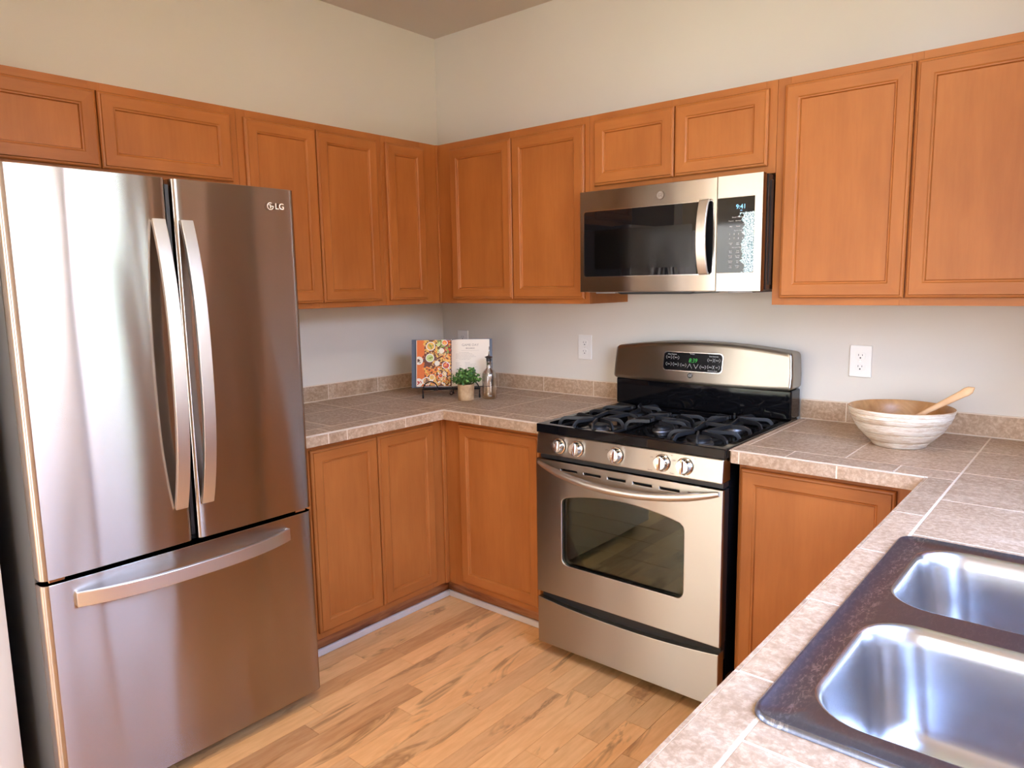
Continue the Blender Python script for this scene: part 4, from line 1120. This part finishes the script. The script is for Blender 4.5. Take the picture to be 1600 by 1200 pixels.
    dish(0.118, 0.028, 0.020, 'tan', 'purple'); dish(0.030, 0.213, 0.014, 'carrot', 'yellow'); dish(0.032, 0.062, 0.010, 'yellow', 'white'); dish(0.092, 0.046, 0.014, 'yellow', 'tan')
    obj('food_photo', bm, ms, L)
    # recipe text on the right page
    bm = bmesh.new()
    def onp(u, v): return bk(u, v, surf(u/0.183)+0.0009)
    s0, s1 = onp(0.03, 0.2), onp(0.16, 0.2); dx = (s1-s0).normalized(); 
    text(bm, 'GAME DAY', 0.0165, onp(0.092, 0.200), dx, UPB, xs=1.0); text(bm, 'BOARD', 0.0085, onp(0.092, 0.184), dx, UPB, bold=0.0002, xs=1.5)
    seg(bm, onp(0.092, 0.174), dx, UPB, (-0.043, 0), (0.043, 0), 0.0006)
    rnd = random.Random(2)
    words = 'set out the board with bowls of dip then fill in around them with wings fries carrots celery pretzels and cheese serve warm with plenty of napkins for a crowd'.split()
    def line(u0, v, n, sz=0.0052):
        s = ' '.join(rnd.choice(words) for _ in range(n)); text(bm, s, sz, onp(u0, v)+NB*0.0004, dx, UPB, align='LEFT', xs=0.85)
    for k in range(6): line(0.022 if k in (1, 2, 3, 4) else 0.038, 0.164-0.0068*k, 9 if k not in (0, 5) else 6)
    for k in range(12):
        line(0.022, 0.114-0.0068*k, 2); line(0.066, 0.114-0.0068*k, 5 if k % 4 else 3)
    for v in bm.verts:
        q = v.co-BO; u = q.dot(WD); v.co += NB*(surf(u/0.183)+0.0012-q.dot(NB))
    obj('printed_text', bm, plain('grey_ink', (0.34, 0.29, 0.26), 0.7), Rr)
cookbook()

def easel():
    t = thing('book_easel', 'small black wrought-iron easel holding the open cookbook', 'easel', (BO.x, BO.y, ZC))
    def P(u, f, z): return Vector((BO.x, BO.y, 0))+WD*u+ND*f+Vector((0, 0, z))
    lz = 0.969
    bm = bmesh.new(); c = circ(0.0028, 8)
    sweep(bm, [P(-0.135, 0.004, lz), P(0.135, 0.004, lz)], c); sweep(bm, [P(-0.135, 0.036, lz), P(0.135, 0.036, lz)], c)
    for u in (-0.135, -0.05, 0.05, 0.135): sweep(bm, [P(u, -0.004, lz), P(u, 0.038, lz)], c)
    obj('ledge', bm, iron, t, smooth=True)
    for u in (-0.135, 0.135):
        bm = bmesh.new(); sweep(bm, [P(u, 0.036, lz+0.004), P(u, 0.037, lz-0.01), P(u, 0.036, 0.945), P(u, 0.036, 0.9265)], circ(0.003, 8)); lathe(bm, [(0, 0), (0.0042, 0.001), (0.0042, 0.016), (0, 0.017)], tuple(P(u, 0.036, 0.9262)), 10)
        obj('leg', bm, iron, t, smooth=True)
    bm = bmesh.new()
    sweep(bm, [P(0, -0.02, lz), P(0, -0.06, 0.952), P(0, -0.105, 0.9285)], circ(0.003, 8)); obj('leg', bm, iron, t, smooth=True)
    bm = bmesh.new(); sweep(bm, [P(0, 0.034, lz+0.002)]+[P(0.007*math.cos(a)-0.0, 0.036, lz-0.018+0.008*math.sin(a)) for a in [PI/2-2*PI*i/12 for i in range(13)]], circ(0.0022, 6)); obj('scroll', bm, iron, t, smooth=True)
    bm = bmesh.new(); pts = []
    for i in range(22):
        s = i/21; a = PI-PI*1.35*s; pts.append(P(-0.098+0.034*math.cos(a), 0.038, lz+0.004+0.034*max(math.sin(a), -0.2)*(1.0)))
    sweep(bm, pts, circ(0.0032, 6)); obj('scroll', bm, iron, t, smooth=True)
    bm = bmesh.new(); pts = [P(0.098-0.034*math.cos(PI-PI*1.35*i/21), 0.038, lz+0.004+0.034*max(math.sin(PI-PI*1.35*i/21), -0.2)) for i in range(22)]
    sweep(bm, pts, circ(0.0032, 6)); obj('scroll', bm, iron, t, smooth=True)
    bm = bmesh.new(); Y = lambda u, v: BO+WD*u+UPB*v+NB*(-0.0075)
    sweep(bm, [Y(-0.06, 0.002), Y(-0.03, 0.10), Y(0, 0.15), Y(0.03, 0.10), Y(0.06, 0.002)], circ(0.0025, 8)); obj('back_support', bm, iron, t, smooth=True)
easel()

# ------------------------------------------------------------------ potted plant
def plant():
    c = Vector((0.592, -0.436, ZC+0.0006)); c = Vector((0.574, -0.425, ZC+0.0006))
    t = thing('potted_plant', 'small leafy green plant in a tan burlap-wrapped pot', 'plant', tuple(c))
    x = N('burlap'); v = x.coord(rand=False); n1 = x.noise(v, 30, 4, 0.6); x.l(x.ramp(n1, [(0.3, (0.42, 0.26, 0.13)), (0.7, (0.62, 0.43, 0.25))]), x.p.inputs['Base Color']); x.set(Roughness=0.85)
    x.bump(x.noise(v, 24, 4, 0.7, 1.0), 0.8, 0.006)
    bm = bmesh.new(); lathe(bm, [(0, 0), (0.033, 0), (0.0365, 0.004), (0.0375, 0.03), (0.0385, 0.060), (0.039, 0.076), (0.037, 0.077), (0.035, 0.066), (0, 0.064)], tuple(c), 36)
    for v_ in bm.verts:
        a = math.atan2(v_.co.y-c.y, v_.co.x-c.x); k = 1+0.018*math.sin(9*a+v_.co.z*90); v_.co.x = c.x+(v_.co.x-c.x)*k; v_.co.y = c.y+(v_.co.y-c.y)*k
    obj('pot', bm, x.m, t, smooth=True, auto=50)
    y = N('boxwood_leaf'); g = y.n('NewGeometry'); y.l(y.ramp(g.outputs['Random Per Island'], [(0.0, (0.02, 0.08, 0.02)), (0.5, (0.07, 0.20, 0.04)), (1.0, (0.20, 0.40, 0.09))]), y.p.inputs['Base Color']); y.set(Roughness=0.45)
    bm = bmesh.new(); st = bmesh.new(); rnd = random.Random(4)
    for k in range(64):
        th = rnd.uniform(0, 2*PI); ph = math.acos(rnd.uniform(-0.15, 1)); L = rnd.uniform(0.040, 0.066)
        d = Vector((math.sin(ph)*math.cos(th)*1.15, math.sin(ph)*math.sin(th)*1.15, math.cos(ph)*1.0+0.12))
        p0 = c+Vector((d.x*0.012, d.y*0.012, 0.066)); p1 = c+Vector((0, 0, 0.088))+d*L
        if p1.z < c.z+0.065: p1.z = c.z+0.065+rnd.uniform(0, .01)
        sweep(st, [p0, (p0+p1)/2+Vector((0, 0, 0.006)), p1], circ(0.0008, 5))
        for j in range(13):
            s = 0.35+0.65*j/12; p = p0.lerp(p1, s)+Vector((0, 0, 0.010*math.sin(s*PI)))
            nd = Vector((rnd.gauss(0, 1), rnd.gauss(0, 1), rnd.gauss(0.4, 0.8))).normalized(); n2 = nd.cross(Vector((rnd.gauss(0, 1), rnd.gauss(0, 1), rnd.gauss(0, 1)))).normalized()
            ll = rnd.uniform(0.010, 0.014); w = ll*0.42; up = nd.cross(n2).normalized()
            vs = [bm.verts.new(p+q) for q in (n2*0, n2*ll*.35+up*w, n2*ll*.75+up*w*.8, n2*ll, n2*ll*.75-up*w*.8, n2*ll*.35-up*w)]
            m = bm.verts.new(p+n2*ll*0.5-nd*ll*0.06)
            for i in range(6): bm.faces.new((vs[i], vs[(i+1) % 6], m))
    f = obj('foliage', bm, y.m, t); f['kind'] = 'stuff'
    obj('stems', st, plain('stem_green', (0.07, 0.10, 0.03), 0.7), t)
plant()

# ------------------------------------------------------------------ oil bottle
def bottle():
    c = Vector((0.628, -0.322, ZC+0.0006))
    t = thing('oil_bottle', 'clear ribbed glass oil bottle with a metal pour spout', 'bottle', tuple(c))
    x = N('bottle_glass')
    tcn = x.n('TexCoord'); sx = x.n('SeparateXYZ'); x.l(tcn.outputs['Object'], sx.inputs[0])
    x.l(x.ramp(sx.outputs['Z'], [(0.0, (0.93, 0.80, 0.60)), (0.06, (0.97, 0.94, 0.90)), (0.13, (0.99, 0.98, 0.97))]), (tr := x.n('BsdfTransparent')).inputs[0])
    gl = x.n('BsdfGlossy'); gl.inputs['Roughness'].default_value = 0.05; lw = x.n('LayerWeight'); lw.inputs[0].default_value = 0.45
    mx = x.n('MixShader'); x.l(x.math('ADD', x.math('MULTIPLY', lw.outputs['Facing'], 0.55), 0.14), mx.inputs[0]); x.l(tr.outputs[0], mx.inputs[1]); x.l(gl.outputs[0], mx.inputs[2]); x.l(mx.outputs[0], x.out.inputs[0])
    bm = bmesh.new(); n = 48
    prof = [(0, 0.0), (0.030, 0.0), (0.0335, 0.004), (0.034, 0.015), (0.034, 0.105), (0.0325, 0.118), (0.027, 0.130), (0.019, 0.138), (0.0135, 0.144), (0.0125, 0.150), (0.0125, 0.168), (0.0145, 0.170), (0.0145, 0.176), (0.0125, 0.177),
            (0.0105, 0.176), (0.0105, 0.150), (0.0165, 0.137), (0.024, 0.128), (0.0295, 0.117), (0.031, 0.105), (0.031, 0.015), (0.029, 0.010), (0, 0.009)]
    lathe(bm, prof, tuple(c), n)
    for v in bm.verts:
        z = v.co.z-c.z; r = math.hypot(v.co.x-c.x, v.co.y-c.y)
        if 0.01 < z < 0.12 and r > 0.0315:
            a = math.atan2(v.co.y-c.y, v.co.x-c.x); k = 1+0.035*math.cos(12*a); v.co.x = c.x+(v.co.x-c.x)*k; v.co.y = c.y+(v.co.y-c.y)*k
    bmesh.ops.recalc_face_normals(bm, faces=bm.faces)
    obj('glass_body', bm, x.m, t, smooth=True)
    bm = bmesh.new(); lathe(bm, [(0, 0.160), (0.0098, 0.160), (0.0098, 0.1772), (0.012, 0.1775), (0.0125, 0.190), (0.017, 0.194), (0.020, 0.197), (0.012, 0.200), (0.004, 0.203), (0.0, 0.203)], tuple(c), 24)
    obj('stopper', bm, plain('gunmetal', (0.07, 0.07, 0.075), 0.3, 0.8), t, smooth=True, auto=40)
    bm = bmesh.new(); sweep(bm, [c+Vector((0, 0, 0.200)), c+Vector((0.001, 0.001, 0.222)), c+Vector((0.002, 0.002, 0.246))], circ(0.0026, 10), scale=[1.2, 1.0, 0.6]); 
    obj('spout', bm, plain('pale_steel', (0.6, 0.6, 0.6), 0.2, 1.0), t, smooth=True)
bottle()

# ------------------------------------------------------------------ whitewashed bowl and wooden spoon
def bowl():
    c = Vector((2.372, -0.292, ZC+0.0006))
    t = thing('wooden_bowl', 'whitewashed turned wooden mixing bowl on the right counter', 'bowl', tuple(c))
    prof = [(0, 0.0), (0.074, 0.0), (0.0785, 0.003), (0.083, 0.010), (0.090, 0.018), (0.0885, 0.0195), (0.094, 0.021), (0.107, 0.034), (0.119, 0.047), (0.1175, 0.0485), (0.122, 0.050), (0.131, 0.064), (0.139, 0.080), (0.1375, 0.0815), (0.1415, 0.083), (0.1465, 0.096), (0.1450, 0.0975), (0.1485, 0.099), (0.1500, 0.108), (0.1488, 0.1095), (0.1520, 0.111), (0.1540, 0.120), (0.1530, 0.1235), (0.150, 0.1245), (0.1465, 0.122),
            (0.142, 0.100), (0.132, 0.075), (0.114, 0.050), (0.085, 0.032), (0.050, 0.024), (0, 0.020)]
    x = N('whitewashed_wood'); v = x.coord((1, 1, 6), rand=False); n1 = x.noise(v, 9, 5, 0.75, 0.5); n2 = x.noise(x.coord((1, 1, 14), rand=False), 30, 4, 0.7)
    m = x.mix(0.5, x.ramp(n1, [(0.38, (0, 0, 0)), (0.52, (1, 1, 1))]), x.ramp(n2, [(0.42, (0.1, 0.1, 0.1)), (0.55, (1, 1, 1))]))
    x.l(x.mix(m, (0.50, 0.33, 0.19), (0.80, 0.74, 0.64)), x.p.inputs['Base Color']); x.set(Roughness=0.55); x.bump(n2, 0.2, 0.003)
    inner = N('bowl_inner_wood'); v = inner.coord((1, 1, 1), rand=False); inner.l(inner.ramp(inner.noise(v, 12, 4, 0.6, 1.5), [(0.3, (0.32, 0.15, 0.055)), (0.7, (0.56, 0.31, 0.13))]), inner.p.inputs['Base Color']); inner.set(Roughness=0.35)
    bm = bmesh.new(); lathe(bm, prof, tuple(c), 72, mifn=lambda k: 1 if k >= 22 else 0)
    bmesh.ops.recalc_face_normals(bm, faces=bm.faces)
    obj('bowl_wall', bm, [x.m, inner.m], t, smooth=True, auto=50)
    # spoon leaning in the bowl
    tip = Vector((2.560, -0.220, 1.118)); low = Vector((2.345, -0.272, 0.972))
    t2 = thing('wooden_spoon', 'pale wooden spoon standing in the whitewashed bowl', 'spoon', tuple(low))
    d = (tip-low); n = 20; pts = [low+d*(i/n) for i in range(n+1)]
    wd = []
    for i in range(n+1):
        s = i/n
        if s < 0.22: wd.append(0.022*math.sin(PI*min(1, (s+0.04)/0.24))*1.0+0.006)
        elif s < 0.9: wd.append(0.006+0.0065*(s-0.22)/0.68)
        else: wd.append(0.0125*math.sqrt(max(0.0, 1-((s-0.9)/0.1)**2))+0.0012)
    bm = bmesh.new(); dn = d.normalized(); side = dn.cross(Vector((0.45, -0.75, 0.5))).normalized(); up = side.cross(dn).normalized(); rings = []
    for p, w in zip(pts, wd):
        rings.append([bm.verts.new(p+side*w*math.cos(2*PI*k/12)+up*0.0042*math.sin(2*PI*k/12)) for k in range(12)])
    for a, b in zip(rings[:-1], rings[1:]):
        for k in range(12): bm.faces.new((a[k], a[(k+1) % 12], b[(k+1) % 12], b[k]))
    bm.faces.new(rings[0][::-1]); bm.faces.new(rings[-1]); bmesh.ops.recalc_face_normals(bm, faces=bm.faces)
    y = N('beech_wood'); v = y.coord((1, 1, 1), rand=False); y.l(y.ramp(y.noise(v, 18, 3, 0.5, 0.5), [(0.3, (0.62, 0.36, 0.18)), (0.7, (0.76, 0.49, 0.27))]), y.p.inputs['Base Color']); y.set(Roughness=0.5)
    obj('spoon_body', bm, y.m, t2, smooth=True)
bowl()

# unseen lamp body added to go with the ceiling fill light
t = thing('added_ceiling_lamp', 'round flush ceiling lamp added above the frame for warm fill light', 'lamp', (1.95, -1.95, 2.67))
bm = bmesh.new(); lathe(bm, [(0, 0.078), (0.20, 0.078), (0.20, 0.045), (0.19, 0.04), (0, 0.04)], (1.95, -1.95, 2.67), 40); obj('base_plate', bm, white_trim, t)
